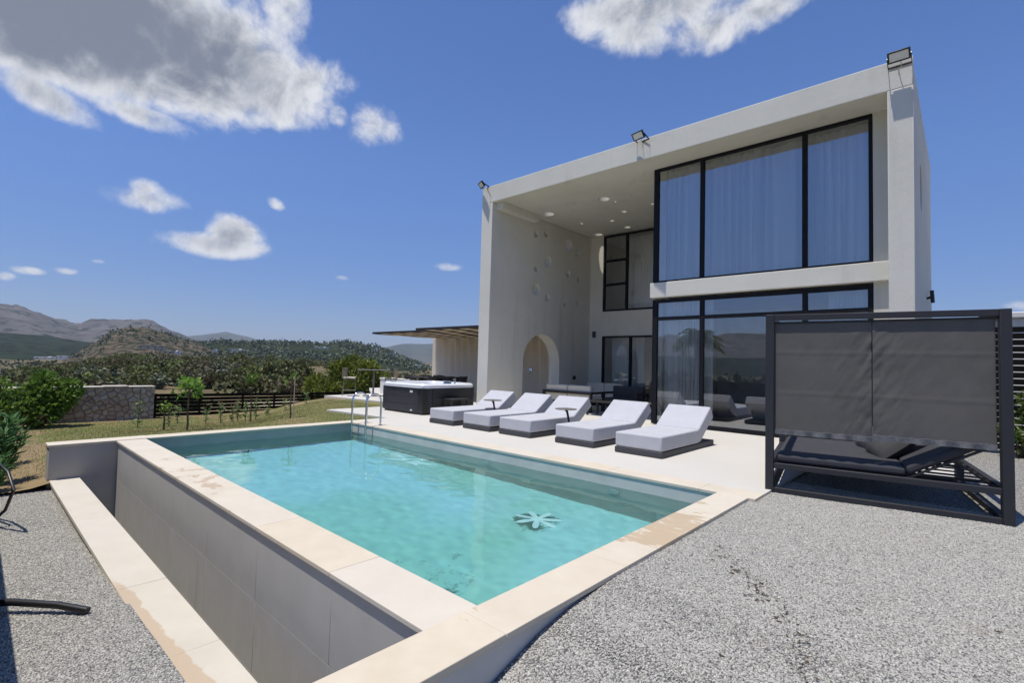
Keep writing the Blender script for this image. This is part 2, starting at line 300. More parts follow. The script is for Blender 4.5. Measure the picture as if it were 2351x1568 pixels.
plain('mortar', (.26, .205, .165), .95, var=.3, vscale=8, bump=.5, bscale=30); plain('cap_stone', (.50, .45, .37), .9, var=.2, vscale=6, bump=.4, bscale=30)
plain('house_far', (.86, .85, .82), .9, var=.06, vscale=.5); plain('house_ochre', (.46, .38, .27), .9, var=.12, vscale=.3); plain('far_window', (.05, .055, .06), .4); plain('roof_far', (.40, .36, .31), .9, var=.1, vscale=.3); plain('soil_road', (.46, .36, .24), 1.0, var=.15, vscale=.05)
glass('tub_water', .03, (.75, .92, .93)); plain('light_ring', (.42, .55, .54), .4)
@mat('drain_metal')
def _(t):
    t.color((.72, .93, .93)); t.set(Roughness=.4)

# ------------------------------------------------------------------ mesh helpers
class MB:
    def __init__(s): s.v = []; s.f = []
    def add(s, v, f):
        o = len(s.v); s.v += [tuple(map(float, p)) for p in v]; s.f += [tuple(i+o for i in q) for q in f]; return s
    def box(s, x0, x1, y0, y1, z0, z1):
        return s.add([(x0,y0,z0),(x1,y0,z0),(x1,y1,z0),(x0,y1,z0),(x0,y0,z1),(x1,y0,z1),(x1,y1,z1),(x0,y1,z1)], [(0,3,2,1),(4,5,6,7),(0,1,5,4),(1,2,6,5),(2,3,7,6),(3,0,4,7)])
    def bar(s, a, b, w, h, up=(0,0,1)):
        a, b = Vector(a), Vector(b); d = (b-a).normalized(); u = Vector(up)
        if abs(d.dot(u)) > .98: u = Vector((1, 0, 0))
        r = d.cross(u).normalized()*w/2; u = r.cross(d).normalized()*h/2
        v = [a-r-u, a+r-u, a+r+u, a-r+u, b-r-u, b+r-u, b+r+u, b-r+u]
        return s.add(v, [(0,1,2,3),(7,6,5,4),(0,4,5,1),(1,5,6,2),(2,6,7,3),(3,7,4,0)])
    def prism(s, poly, z0, z1):
        n = len(poly); v = [(x, y, z0) for x, y in poly] + [(x, y, z1) for x, y in poly]
        return s.add(v, [tuple(range(n-1, -1, -1)), tuple(range(n, 2*n))] + [(i, (i+1) % n, n+(i+1) % n, n+i) for i in range(n)])
    def tube(s, pts, rad, n=8, cap=True):
        pts = [Vector(p) for p in pts]; m = len(pts); rs = rad if isinstance(rad, (list, tuple)) else [rad]*m
        t0 = (pts[1]-pts[0]).normalized(); u = t0.orthogonal().normalized(); v = []
        for i, p in enumerate(pts):
            t = (pts[min(i+1, m-1)]-pts[max(i-1, 0)]).normalized(); u = (u - t*u.dot(t)).normalized(); w = t.cross(u)
            for k in range(n): a = 2*math.pi*k/n; v.append(p + (u*math.cos(a)+w*math.sin(a))*rs[i])
        f = [(i*n+k, i*n+(k+1) % n, (i+1)*n+(k+1) % n, (i+1)*n+k) for i in range(m-1) for k in range(n)]
        if cap: f += [tuple(range(n-1, -1, -1)), tuple((m-1)*n+k for k in range(n))]
        return s.add(v, f)
    def lathe(s, prof, n=24, c=(0, 0, 0)):
        v = []
        for r, z in prof:
            for k in range(n): a = 2*math.pi*k/n; v.append((c[0]+r*math.cos(a), c[1]+r*math.sin(a), c[2]+z))
        m = len(prof); f = [(i*n+k, i*n+(k+1) % n, (i+1)*n+(k+1) % n, (i+1)*n+k) for i in range(m-1) for k in range(n)]
        f += [tuple(range(n-1, -1, -1)), tuple((m-1)*n+k for k in range(n))]; return s.add(v, f)
    def mesh(s, name):
        me = bpy.data.meshes.new(name); me.from_pydata(s.v, [], s.f); me.validate(); me.update()
        bm = bmesh.new(); bm.from_mesh(me); bmesh.ops.recalc_face_normals(bm, faces=bm.faces); bm.to_mesh(me); bm.free(); return me
    def build(s, name, m, parent=None, bevel=0.0, seg=2, smooth=False):
        return obj(name, s.mesh(name), m, parent, bevel, seg, smooth)
def obj(name, me, m, parent=None, bevel=0.0, seg=2, smooth=False):
    if m is not None and not me.materials: me.materials.append(MATS[m] if isinstance(m, str) else m)
    o = bpy.data.objects.new(name, me); col.objects.link(o)
    if parent is not None: o.parent = parent
    if smooth or bevel:
        for p in me.polygons: p.use_smooth = True
        me.set_sharp_from_angle(angle=R(40))
    if bevel:
        b = o.modifiers.new('bevel', 'BEVEL'); b.width = bevel; b.segments = seg; b.limit_method = 'ANGLE'; b.harden_normals = False
    return o
def arr_mesh(name, V, F):           # V (n,3), F (m,k)
    me = bpy.data.meshes.new(name); V = np.asarray(V, np.float32); F = np.asarray(F, np.int32); k = F.shape[1]
    me.vertices.add(len(V)); me.vertices.foreach_set('co', V.ravel()); me.loops.add(F.size); me.loops.foreach_set('vertex_index', F.ravel())
    me.polygons.add(len(F)); me.polygons.foreach_set('loop_start', np.arange(0, F.size, k, dtype=np.int32)); me.polygons.foreach_set('loop_total', np.full(len(F), k, np.int32)); me.update(calc_edges=True); return me
def thing(name, label, cat, loc=(0,0,0), rz=0.0, group=None):
    o = bpy.data.objects.new(name, None); o.empty_display_size = .2; col.objects.link(o); o.location = loc; o.rotation_euler = (0, 0, rz); return tag(o, label, cat, group)
def tag(o, label, cat, group=None):
    o['label'] = label; o['category'] = cat
    if group: o['group'] = group
    return o
def struct(o, kind='structure', label=None):
    o['kind'] = kind
    if label: o['label'] = label
    return o
def copy_tree(o, parent=None):
    c = o.copy(); col.objects.link(c)
    if parent is not None: c.parent = parent
    for ch in list(o.children): copy_tree(ch, c)
    return c
def plate(outline, holes, axis, at, thick):
    """flat plate with holes: outline/holes are 2D loops; axis 'x','y' or 'z' is the plate normal, starting at `at`, `thick` deep"""
    bm = bmesh.new()
    for lp in [outline]+holes:
        vs_ = [bm.verts.new((x, y, 0)) for x, y in lp]
        for i in range(len(vs_)): bm.edges.new((vs_[i], vs_[(i+1) % len(vs_)]))
    bmesh.ops.triangle_fill(bm, use_beauty=True, use_dissolve=False, edges=bm.edges[:], normal=(0, 0, 1))
    r = bmesh.ops.extrude_face_region(bm, geom=bm.faces[:]); bmesh.ops.translate(bm, verts=[g_ for g_ in r['geom'] if isinstance(g_, bmesh.types.BMVert)], vec=(0, 0, thick))
    for v in bm.verts:
        x, y, w = v.co; w += at; v.co = {'x': (w, x, y), 'y': (x, w, y), 'z': (x, y, w)}[axis]
    bmesh.ops.recalc_face_normals(bm, faces=bm.faces); bmesh.ops.dissolve_limit(bm, angle_limit=.001, verts=bm.verts, edges=bm.edges, use_dissolve_boundaries=False, delimit={'NORMAL'}) if False else None
    me = bpy.data.meshes.new('plate'); bm.to_mesh(me); bm.free(); return me
def circ(cx, cy_, rx, ry=None, n=28, a0=0, a1=2*math.pi):
    ry = ry or rx; return [(cx+rx*math.cos(a0+(a1-a0)*k/n), cy_+ry*math.sin(a0+(a1-a0)*k/n)) for k in range(n)]
def rect(x0, x1, y0, y1): return [(x0, y0), (x1, y0), (x1, y1), (x0, y1)]
def leaf_arrays(P, length, width, dirs=None, up=.3, bend=.15, rng=RNG):
    """one bent leaf (two quads) at every point P"""
    n = len(P)
    if dirs is None:
        dirs = rng.normal(size=(n, 3)); dirs[:, 2] += up
    dirs = dirs/np.linalg.norm(dirs, axis=1, keepdims=True); ref = rng.normal(size=(n, 3)); sd = np.cross(dirs, ref); sd /= np.linalg.norm(sd, axis=1, keepdims=True); nm = np.cross(sd, dirs)
    L = (length*rng.uniform(.7, 1.25, n))[:, None]; W = (width*rng.uniform(.7, 1.25, n))[:, None]
    a = P; m = P + dirs*L*.5 + nm*L*bend; t = P + dirs*L
    V = np.stack([a - sd*W*.25, a + sd*W*.25, m + sd*W*.5, m - sd*W*.5, t + sd*W*.08, t - sd*W*.08], 1).reshape(-1, 3)
    b = (np.arange(n)*6)[:, None]; F = np.concatenate([b+np.array([0, 1, 2, 3]), b+np.array([3, 2, 4, 5])], 0); return V, F
def clump_points(centers, radii, n, rng=RNG, shell=.55):
    c = rng.integers(0, len(centers), n); d = rng.normal(size=(n, 3)); d /= np.linalg.norm(d, axis=1, keepdims=True); r = rng.uniform(shell, 1, n)**.6
    P = centers[c] + d*radii[c][:, None]*r[:, None]; return P, d
def leaf_mesh(name, P, length, width, **kw): V, F = leaf_arrays(P, length, width, **kw); return arr_mesh(name, V, F)
def gn_scatter(o, density, mat_, kind, smin, smax, seed=1, flat=(1, .75, .6)):
    g = bpy.data.node_groups.new('scatter', 'GeometryNodeTree'); g.interface.new_socket('Geometry', in_out='INPUT', socket_type='NodeSocketGeometry'); g.interface.new_socket('Geometry', in_out='OUTPUT', socket_type='NodeSocketGeometry')
    N, L = g.nodes, g.links; gi = N.new('NodeGroupInput'); go = N.new('NodeGroupOutput')
    d = N.new('GeometryNodeDistributePointsOnFaces'); d.inputs['Density'].default_value = density; d.inputs['Seed'].default_value = seed; L.new(gi.outputs[0], d.inputs['Mesh'])
    if kind == 'stone':
        p = N.new('GeometryNodeMeshIcoSphere'); p.inputs['Radius'].default_value = 1; p.inputs['Subdivisions'].default_value = 1
    else:
        p = N.new('GeometryNodeMeshCone'); p.inputs['Vertices'].default_value = 3; p.inputs['Radius Top'].default_value = 0; p.inputs['Radius Bottom'].default_value = .12; p.inputs['Depth'].default_value = 1.6
    sm = N.new('GeometryNodeSetMaterial'); sm.inputs['Material'].default_value = MATS[mat_]; L.new(p.outputs[0], sm.inputs[0])
    tf = N.new('GeometryNodeTransform'); tf.inputs['Scale'].default_value = flat; L.new(sm.outputs[0], tf.inputs[0])
    ins = N.new('GeometryNodeInstanceOnPoints'); L.new(d.outputs['Points'], ins.inputs['Points']); L.new(tf.outputs[0], ins.inputs['Instance'])
    rr = N.new('FunctionNodeRandomValue'); rr.data_type = 'FLOAT_VECTOR'; k = .55 if kind != 'stone' else 3.1
    rr.inputs[0].default_value = (-k, -k, -3.14); rr.inputs[1].default_value = (k, k, 3.14); L.new(rr.outputs[0], ins.inputs['Rotation'])
    rs = N.new('FunctionNodeRandomValue'); rs.data_type = 'FLOAT'; rs.inputs[2].default_value = smin; rs.inputs[3].default_value = smax; rs.inputs['Seed'].default_value = 5; L.new(rs.outputs[1], ins.inputs['Scale'])
    L.new(ins.outputs[0], go.inputs[0]); m = o.modifiers.new('scatter', 'NODES'); m.node_group = g

# ------------------------------------------------------------------ terrain
def sm(t): t = np.clip(t, 0, 1); return t*t*(3-2*t)
def vnoise(x, y, seed=0):
    xi, yi = np.floor(x).astype(int), np.floor(y).astype(int); xf, yf = sm(x-xi), sm(y-yi)
    def h(a, b): v = np.sin(a*127.1 + b*311.7 + seed*74.7)*43758.5453; return v-np.floor(v)
    return (h(xi, yi)*(1-xf)+h(xi+1, yi)*xf)*(1-yf) + (h(xi, yi+1)*(1-xf)+h(xi+1, yi+1)*xf)*yf
def fbm(x, y, oct=5, seed=0):
    s, a, n = 0, .5, 0
    for k in range(oct): s = s+a*vnoise(x*2**k, y*2**k, seed+k); n += a; a *= .55
    return s/n-.5
D2 = math.pi/180
CREST = np.array([(-180, -.03), (-100, -.044), (-88.2, -.041), (-84.3, -.028), (-79.9, -.0095), (-74.5, -.0105), (-69.2, -.0095), (-64.1, -.0095), (-56.8, -.032), (-51.8, -.042), (0, -.035), (180, -.03)])
def ground_z(x, y):
    dx, dy = x-CAM[0], y-CAM[1]; r = np.hypot(dx, dy)+1e-6; az = np.degrees(np.arctan2(dx, dy))
    cz = 1.35+230*np.interp(az, CREST[:, 0], CREST[:, 1])
    z = np.interp(r, [0, 14, 19, 26, 40, 75], [-.8, -.8, -1.1, -2.4, -4.2, -5.2])
    z = np.where(r > 75, -5.2+(cz+5.2)*sm((r-75)/155), z)
    z = np.where(r > 230, cz+(-14-cz)*sm((r-230)/200), z)
    z = z + fbm(x/22, y/22, 4)*np.interp(r, [30, 80, 230, 600], [0, 1.2, 1.0, 5])
    inside = sm((x+13.5)/1.0)*sm((9-x)/1.5)*sm((y+7)/1.5)*sm((13-y)/1.0)
    return z*(1-inside) - 2.6*inside
def polar_sheet(az0, az1, naz, radii, zf):
    A = np.linspace(az0, az1, naz)*D2; Rr = np.asarray(radii); X = CAM[0]+np.outer(np.sin(A), Rr); Y = CAM[1]+np.outer(np.cos(A), Rr); Z = zf(X, Y)
    V = np.stack([X, Y, Z], -1).reshape(-1, 3); m = len(Rr); i, j = np.meshgrid(np.arange(naz-1), np.arange(m-1), indexing='ij'); a = (i*m+j).ravel()
    return V, np.stack([a, a+1, a+m+1, a+m], 1)
radii = np.concatenate([[.3], np.arange(1, 24, .75), np.geomspace(24, 260, 60), np.geomspace(270, 14000, 40)])
V, F = polar_sheet(-180, 180, 361, radii, ground_z)
g = obj('ground', arr_mesh('ground', V, F[:, ::-1]), 'field', smooth=True); struct(g)
RIDGES = []
def ridge(name, prof, Rc, front, back, base, amp, m, nscale, naz=240, label=None):
    P = np.array(prof, float); a0, a1 = P[0, 0], P[-1, 0]
    def zf(x, y):
        dx, dy = x-CAM[0], y-CAM[1]; r = np.hypot(dx, dy); az = np.degrees(np.arctan2(dx, dy)); az = np.where(az > 120, az-360, az)
        top = 1.35+Rc*np.interp(az, P[:, 0], P[:, 1]); s = np.where(r < Rc, sm((r-(Rc-front))/front)**.9, sm((Rc+back-r)/back)); edge = np.clip(np.minimum(az-a0, a1-az)/2.0, 0, 1)
        rid = 1-2*np.abs(fbm(x/nscale*.8+9, y/nscale*.8, 5, 13))*2; nz = (fbm(x/nscale, y/nscale, 6, 3)+.45*(rid-.6))*amp*(.25+.75*s)
        return base+(top-base)*s*sm(edge)+nz*sm(edge)
    radii = np.concatenate([np.linspace(Rc-front, Rc, 80), np.linspace(Rc, Rc+back, 12)[1:]])
    V, F = polar_sheet(a0, a1, naz, radii, zf); o = obj(name, arr_mesh(name, V, F[:, ::-1]), m, smooth=True); struct(o, 'structure', label); RIDGES.append((zf, a0, a1, Rc-front, Rc+back)); return o
ridge('mountain', [(-235, .04), (-215, .05), (-200, .046), (-190, .052), (-178, .05), (-165, .058), (-150, .052), (-130, .062), (-110, .066), (-95, .066), (-88.5, .0631), (-87.4, .0605), (-86.1, .0531), (-84.8, .0467), (-83.5, .0451), (-81.9, .0527), (-80, .0544), (-78.7, .0476), (-77.8, .0401), (-76.7, .0333), (-74, .018), (-71, .0)], 4600, 2300, 1600, -20, 130, 'mountain_rock', 420, 1000)
ridge('forest_hill', [(-235, .01), (-200, .022), (-150, .02), (-110, .024), (-88.3, .0215), (-85.8, .0200), (-83, .0140), (-80, .009), (-76, .004), (-73, -.004)], 2100, 1000, 700, -18, 16, 'forest_cloud_shade', 160, 260)
ridge('rocky_hill', [(-85, -.01), (-83, .0057), (-81.8, .0265), (-80.6, .0375), (-79, .0405), (-77.4, .0326), (-75.6, .0218), (-73.8, .0150), (-71, .004), (-69, -.01)], 1150, 560, 400, -15, 9, 'rocky_scrub', 60, 200)
ridge('blue_hill', [(-80, .0), (-77, .030), (-75.6, .0318), (-73.9, .0355), (-72.4, .0396), (-70.8, .0333), (-69.6, .028), (-66, .012), (-62, -.004)], 9000, 2500, 1500, -30, 60, 'far_blue', 900, 160)
ridge('pine_ridge', [(-79, -.004), (-76, .013), (-74.2, .0205), (-70.8, .0217), (-67.2, .0237), (-64.2, .0242), (-61.6, .0285), (-59.3, .0275), (-56.9, .0180), (-54.5, .0005), (-51.8, -.0165), (-48, -.022)], 1300, 700, 500, -16, 14, 'pine_slope', 110, 300)
ridge('distant_hills', [(-64, .0), (-58, .022), (-54.6, .0299), (-51.6, .0316), (-45, .030), (-30, .025), (0, .02), (40, .02), (90, .015)], 7000, 2000, 1500, -30, 70, 'far_blue', 800, 200)
def terrain_z(x, y):
    z = ground_z(np.array([x]), np.array([y]))[0]
    r = math.hypot(x-CAM[0], y-CAM[1]); az = math.degrees(math.atan2(x-CAM[0], y-CAM[1]))
    for zf, a0, a1, r0, r1 in RIDGES:
        if a0 < az < a1 and r0 < r < r1: z = max(z, float(zf(np.array([x]), np.array([y]))[0]))
    return z
def hit(px, py, r0=60, r1=3000, step=1.012):
    d = ray(px, py); h = math.hypot(d[0], d[1]); d = d/h; r = r0
    while r < r1:
        P = CAM+d*r
        if terrain_z(P[0], P[1]) >= P[2]: return P, r
        r *= step
    return CAM+d*r, r

# ------------------------------------------------------------------ gravel, lawn, terrace
def gravel_z(x, y):
    zr = -.03-.085*np.clip(.9-y, 0, 4); zl = -.62+.04*np.clip(x+5.5, 0, 6); w = np.maximum(sm((x+.5)/2.5), sm((y+1.09)/1.5))
    return zl*(1-w)+zr*w + .022*fbm(x*1.1, y*1.1, 4, 9)
def grid_sheet(name, xs, ys, zf, m):
    X, Y = np.meshgrid(xs, ys, indexing='ij'); Z = zf(X, Y); n, k = len(xs), len(ys); V = np.stack([X, Y, Z], -1).reshape(-1, 3); i, j = np.meshgrid(np.arange(n-1), np.arange(k-1), indexing='ij'); a = (i*k+j).ravel()
    return obj(name, arr_mesh(name, V, np.stack([a, a+k, a+k+1, a+1], 1)), m, smooth=True)
struct(grid_sheet('gravel_bed', np.concatenate([[.30], np.linspace(.6, 10, 40)]), np.linspace(-9, 15, 90), gravel_z, 'gravel')); struct(grid_sheet('gravel_strip', np.linspace(-7.75, .30, 60), np.linspace(-9, -1.08, 40), gravel_z, 'gravel'))
ps = grid_sheet('pebbles', np.concatenate([[.325], np.linspace(.6, 4.7, 20)]), np.linspace(-1.6, 5.0, 40), gravel_z, 'gravel'); struct(ps, 'stuff'); gn_scatter(ps, 12500, 'pebble', 'stone', .003, .0078, 1)
ps = grid_sheet('pebbles', np.linspace(-7.6, 1.0, 50), np.linspace(-2.9, -1.10, 14), gravel_z, 'gravel'); struct(ps, 'stuff'); gn_scatter(ps, 6500, 'pebble', 'stone', .004, .010, 2)
def lawn_z(x, y):
    a = sm((x+13)/4.5); b = sm((y+1.3)/1.6); z1 = -.42+.28*a*b-.16*sm((-.5-y)/1.0)*a; m = sm((y-(2.0+.5*np.clip(-x-10, 0, 5)))/2.5)*sm((x+17.2)/2.5); far = sm((-15.5-x)/4)
    return z1*(1-m)+(-.055)*m-.5*far+.03*fbm(x*.9, y*.9, 3, 4)
l1 = struct(grid_sheet('lawn', np.linspace(-19, -7.9, 70), np.linspace(-1.1, 14, 80), lawn_z, 'lawn')); l2 = struct(grid_sheet('lawn', np.linspace(-19, -7.55, 70), np.linspace(-9, -1.1, 40), lawn_z, 'lawn'))
gs = grid_sheet('grass', np.linspace(-14.3, -8.02, 40), np.linspace(-3.2, 6.6, 50), lambda x, y: lawn_z(x, y)-.004, 'lawn'); struct(gs, 'stuff'); gn_scatter(gs, 900, 'grass_blade', 'blade', .010, .028, 3, (1, 1, 1))
DECK = [(-8.02, 3.975), (.385, 3.975), (.385, 6.6), (1.9, 6.6), (1.9, 9.0), (1.0, 9.0), (1.0, 14), (-19, 14), (-19, 11), (-15.6, 9), (-15.25, 6.85), (-10.5, 7.35), (-10.5, 4.5), (-8.02, 4.72)]
struct(MB().prism(DECK, -.14, 0).build('terrace', 'deck', bevel=.004))

# ------------------------------------------------------------------ pool
WATER, FLOOR, TR = -.185, -1.27, -1.7
pool = thing('swimming_pool', 'rectangular turquoise swimming pool with cream stone coping and overflow trough', 'pool', (0, 0, 0))
MB().box(-7.99, .29, 0.0, 3.9, FLOOR-.15, FLOOR).build('pool_floor', 'pool_plaster', pool)
MB().box(-7.99, .29, 3.64, 3.96, FLOOR-.15, -.035).build('pool_wall', 'plaster_pale', pool)
MB().box(-7.99, -7.70, -1.13, 3.638, TR-.1, -.035).build('end_wall', 'plaster_grey', pool, bevel=.004)
MB().box(0, .29, -1.09, 3.638, TR-.1, -.035).build('front_wall', 'plaster_pale', pool, bevel=.004)
ow = MB().box(-7.698, -.002, -.325, 0, TR, -.043).build('overflow_wall', 'grout', pool)
MB().box(-7.70, 0, -.79, -.30, TR-.12, TR).build('trough_floor', 'plaster_grey', pool)
MB().box(-7.70, -.002, -1.09, -.79, TR-.1, -.545).build('trough_wall', 'plaster_pale', pool, bevel=.004)
xs = [-7.695, -6.99, -5.79, -4.59, -3.39, -2.19, -.99, -.004]; zs = [-.045, -.60, -1.16, -1.69]
for i in range(7):
    for k in range(3): MB().box(xs[i]+.0015, xs[i+1]-.0015, -.34, -.3235, zs[k+1]+.0015, zs[k]-.0015).build('tile', 'grey_tile', ow, bevel=.001, seg=1)
def slabs(p0, p1, axis, lo, hi, z0, z1, m, lens, name='coping_slab', par=pool):
    p = p0; k = 0
    while p < p1-.05:
        q = min(p+lens[k % len(lens)], p1); q = p1 if p1-q < .3 else q; dz = random.uniform(-.0012, .0012)
        b = MB()
        if axis == 'x': b.box(p+.0012, q-.0012, lo, hi, z0, z1+dz)
        else: b.box(lo, hi, p+.0012, q-.0012, z0, z1+dz)
        b.build(name, m, par, bevel=.004); p = q; k += 1
slabs(-7.69, -.006, 'x', -.362, .012, -.043, -.010, 'limestone_overflow', [1.1, 1.2, .95, 1.15]); slabs(-1.10, 3.628, 'y', -.004, .312, -.035, 0, 'limestone_front', [1.0, 1.2, .9])
slabs(-8.01, .385, 'x', 3.630, 3.973, -.035, 0.0, 'limestone', [1.2, 1.0, 1.1]); slabs(-1.145, 3.628, 'y', -8.02, -7.68, -.035, 0, 'limestone', [1.2, 1.2]); slabs(-7.70, -.004, 'x', -1.105, -.775, -.545, -.505, 'limestone_trough', [1.2, 1.3, 1.1], 'ledge_slab')
for x in (-3.55, -1.25):
    l_ = MB(); prof = [(.0, 0), (.07, 0), (.085, .012), (.085, .03), (.0, .03)]; l_.lathe(prof, 24); me = l_.mesh('underwater_light')
    for v in me.vertices: v.co = (v.co.x, -v.co.z, v.co.y)
    o = obj('underwater_light', me, 'light_ring', pool, smooth=True); o.location = (x-.05, 3.64, -.40)
d = MB(); prof = []
for k in range(112):
    a = 2*math.pi*k/112; rr = .055+.20*abs(math.cos(3.5*a+.6))**2.2; prof.append((-1.82+rr*math.cos(a)*1.25, 2.76+rr*math.sin(a)*1.1))
d.prism(prof, FLOOR+.001, FLOOR+.012).build('floor_drain', 'drain_metal', pool)
def ripples(x, y): return WATER+.0065*(fbm(x*1.5+y*.4, y*2.1, 3, 50)+.38*fbm(x*4.5, y*5.5, 2, 51))
w = grid_sheet('pool_water', np.linspace(-7.72, .02, 300), np.linspace(-.02, 3.66, 150), ripples, 'water'); struct(w)
sl.cycles.is_caustics_light = True; w.cycles.is_caustics_caster = True          # sunlight refracted through the ripples reaches the basin
for o in pool.children_recursive: o.cycles.is_caustics_receiver = True
lad = thing('pool_ladder', 'stainless steel pool ladder with two curved handrails at the far corner', 'ladder', (-7.2, 3.7, 0))
for x in (-.27, .27):
    pts = [(x, .14, -.02), (x, .14, .48)] + [(x, .14-.17*(1-math.cos(t)), .48+.17*math.sin(t)) for t in np.linspace(.3, math.pi, 9)] + [(x, -.20, .1), (x, -.20, -.48)]
    MB().tube(pts, .021, 10).build('handrail', 'steel', lad, smooth=True); MB().lathe([(.02, 0), (.045, 0), (.045, .008), (.022, .02)], 16, (x, .14, 0)).build('foot_flange', 'steel', lad, smooth=True)
for z in (-.17, -.40): MB().box(-.25, .25, -.24, -.17, z-.012, z+.012).build('tread', 'steel', lad, bevel=.004)

# ------------------------------------------------------------------ house
YF, YW, YB, HB, HT = 8.31, 9.04, 13.6, 6.14, 6.64
house = thing('modern_house', 'two storey cream rendered cube house with deep open loggia and tall black framed windows', 'house', (0, 0, 0))
arch = [(9.88, -.1), (9.88, 1.39)] + [(10.83-.95*math.cos(t), 1.39+.95*math.sin(t)) for t in np.linspace(.08, math.pi-.08, 22)] + [(11.78, 1.39), (11.78, -.1)]
WH = [(10.36, 5.60, .11), (10.89, 5.72, .10), (12.20, 5.60, .21), (12.716, 5.43, .135), (11.0, 4.82, .21), (10.42, 4.47, .10), (12.17, 4.58, .14), (12.82, 4.46, .08), (10.43, 3.80, .20), (11.03, 3.59, .13), (12.05, 3.45, .09), (12.84, 3.58, .10)]
obj('side_wall', plate([(YF, -.1)]+arch+[(16.5, -.1), (16.5, HB-.001), (YF, HB-.001)], [circ(y, z, r*.93, r) for y, z, r in WH], 'x', -8.77, .437), 'stucco', house, bevel=.012)
obj('side_wall', plate(rect(YF, 13.7, -.1, HB-.001), [circ(10.1, 4.91, .34, .46)], 'x', 1.085, .345), 'stucco', house, bevel=.012)
CH = [(-7.79, 10.28, .20), (-5.62, 10.12, .17), (-5.50, 10.52, .06), (-5.77, 11.5, .10), (-6.57, 12.12, .09), (-7.55, 11.80, .075), (-6.55, 13.1, .12), (-7.87, 13.34, .17), (-4.75, 11.35, .07)]
obj('roof', plate([(-8.77, YF+.11), (1.43, YF+.11), (1.43, 13.7), (1.0, 13.7), (1.0, 16.5), (-8.77, 16.5)], [circ(x, y, r) for x, y, r in CH], 'z', HB+.008, .34), 'stucco', house)
MB().box(-8.77, 1.43, YF, YF+.109, HB, HT).build('fascia', 'stucco', house, bevel=.014)
MB().box(-8.76, 1.42, YF+.11, YF+.30, HB+.35, HT-.01).build('parapet', 'stucco', house)
MB().box(-8.332, -8.06, 8.47, 10.22, 5.94, HB+.006).build('ceiling_beam', 'stucco', house, bevel=.01)
MB().box(.800, 1.084, YW+.01, YW+.25, -.05, HB+.006).build('front_wall', 'stucco', house)
MB().box(-3.535, 1.084, 8.925, 9.24, 3.0, 3.352).build('floor_band', 'stucco', house, bevel=.01)
MB().box(-3.50, -3.30, 9.12, YB, -.05, 2.999).build('return_wall', 'stucco', house); MB().box(-3.50, -3.30, 9.26, YB, 3.353, HB+.006).build('return_wall', 'stucco', house)
MB().box(-8.332, -7.765, YB, YB+.3, -.05, HB+.006).build('pier', 'stucco', house); MB().box(-7.764, -3.502, YB, YB+.3, 2.43, 3.33).build('spandrel', 'stucco', house)
# rooms behind the glass
MB().box(-3.29, 1.083, 9.25, YB+.1, 3.02, 3.32).build('upper_floor', 'interior_white', house); MB().box(-3.28, 1.08, 12.6, 12.8, .0, HB).build('inner_wall', 'interior_white', house)
MB().box(-8.33, .99, 16.3, 16.49, -.05, HB).build('rear_wall', 'interior_white', house); MB().box(-8.33, .99, YB+.31, 16.29, 2.9, 3.3).build('upper_floor', 'interior_white', house); MB().box(.8, .99, YB, 16.3, -.05, HB).build('inner_wall', 'interior_white', house); MB().box(-3.49, -3.31, YB+.31, 16.29, -.05, 2.89).build('inner_wall', 'interior_white', house)
def window(x0, x1, z0, z1, y, mull, trans, name='window', left=.075, w=.055, dep=.09, handles=()):
    """outer frame is the part; every mullion, transom and pane its own sub-part"""
    f = MB(); f.box(x0, x0+left, y, y+dep, z0, z1); f.box(x1-w, x1, y, y+dep, z0, z1); f.box(x0+left, x1-w, y, y+dep, z0, z0+w); f.box(x0+left, x1-w, y, y+dep, z1-w, z1)
    o = f.build(name, 'black_frame', house, bevel=.004); xs = [x0+left]+list(mull)+[x1-w]
    for m_ in mull: MB().box(m_-.045, m_+.045, y+.003, y+dep-.003, z0+w, z1-w).build('mullion', 'black_frame', o, bevel=.004)
    for i in range(len(xs)-1):
        a = xs[i]+(.045 if i else 0); b = xs[i+1]-(.045 if i < len(mull) else 0); zz = [z0+w]+list(trans.get(i, trans.get('all', [])))+[z1-w]
        for k in range(1, len(zz)-1): MB().box(a, b, y+.006, y+dep-.006, zz[k]-.04, zz[k]+.04).build('transom', 'black_frame', o, bevel=.004)
        for k in range(len(zz)-1): MB().box(a, b, y+.04, y+.046, zz[k]+(.04 if k else 0), zz[k+1]-(.04 if k < len(zz)-2 else 0)).build('pane', 'window_glass', o)
    for hx, hz, hw in handles: MB().box(hx-hw/2, hx+hw/2, y-.04, y-.012, hz-.025, hz+.025).build('handle', 'alu', o, bevel=.004)
    return o
window(-3.52, .79, 3.355, HB+.003, YW, [-2.35, -.305], {}, left=.12); window(-3.52, .79, .02, 2.96, YW, [-2.335, -.30], {'all': [2.505]}, 'glazed_door', left=.12, w=.075)
window(-7.76, -3.51, 3.335, 6.10, YB-.03, [-6.80, -5.1], {0: [4.30, 5.17]}); window(-7.76, -3.51, .02, 2.425, YB-.03, [-6.62, -5.1], {}, 'glazed_door', handles=[(-6.86, .95, .26), (-6.42, .95, .12)])
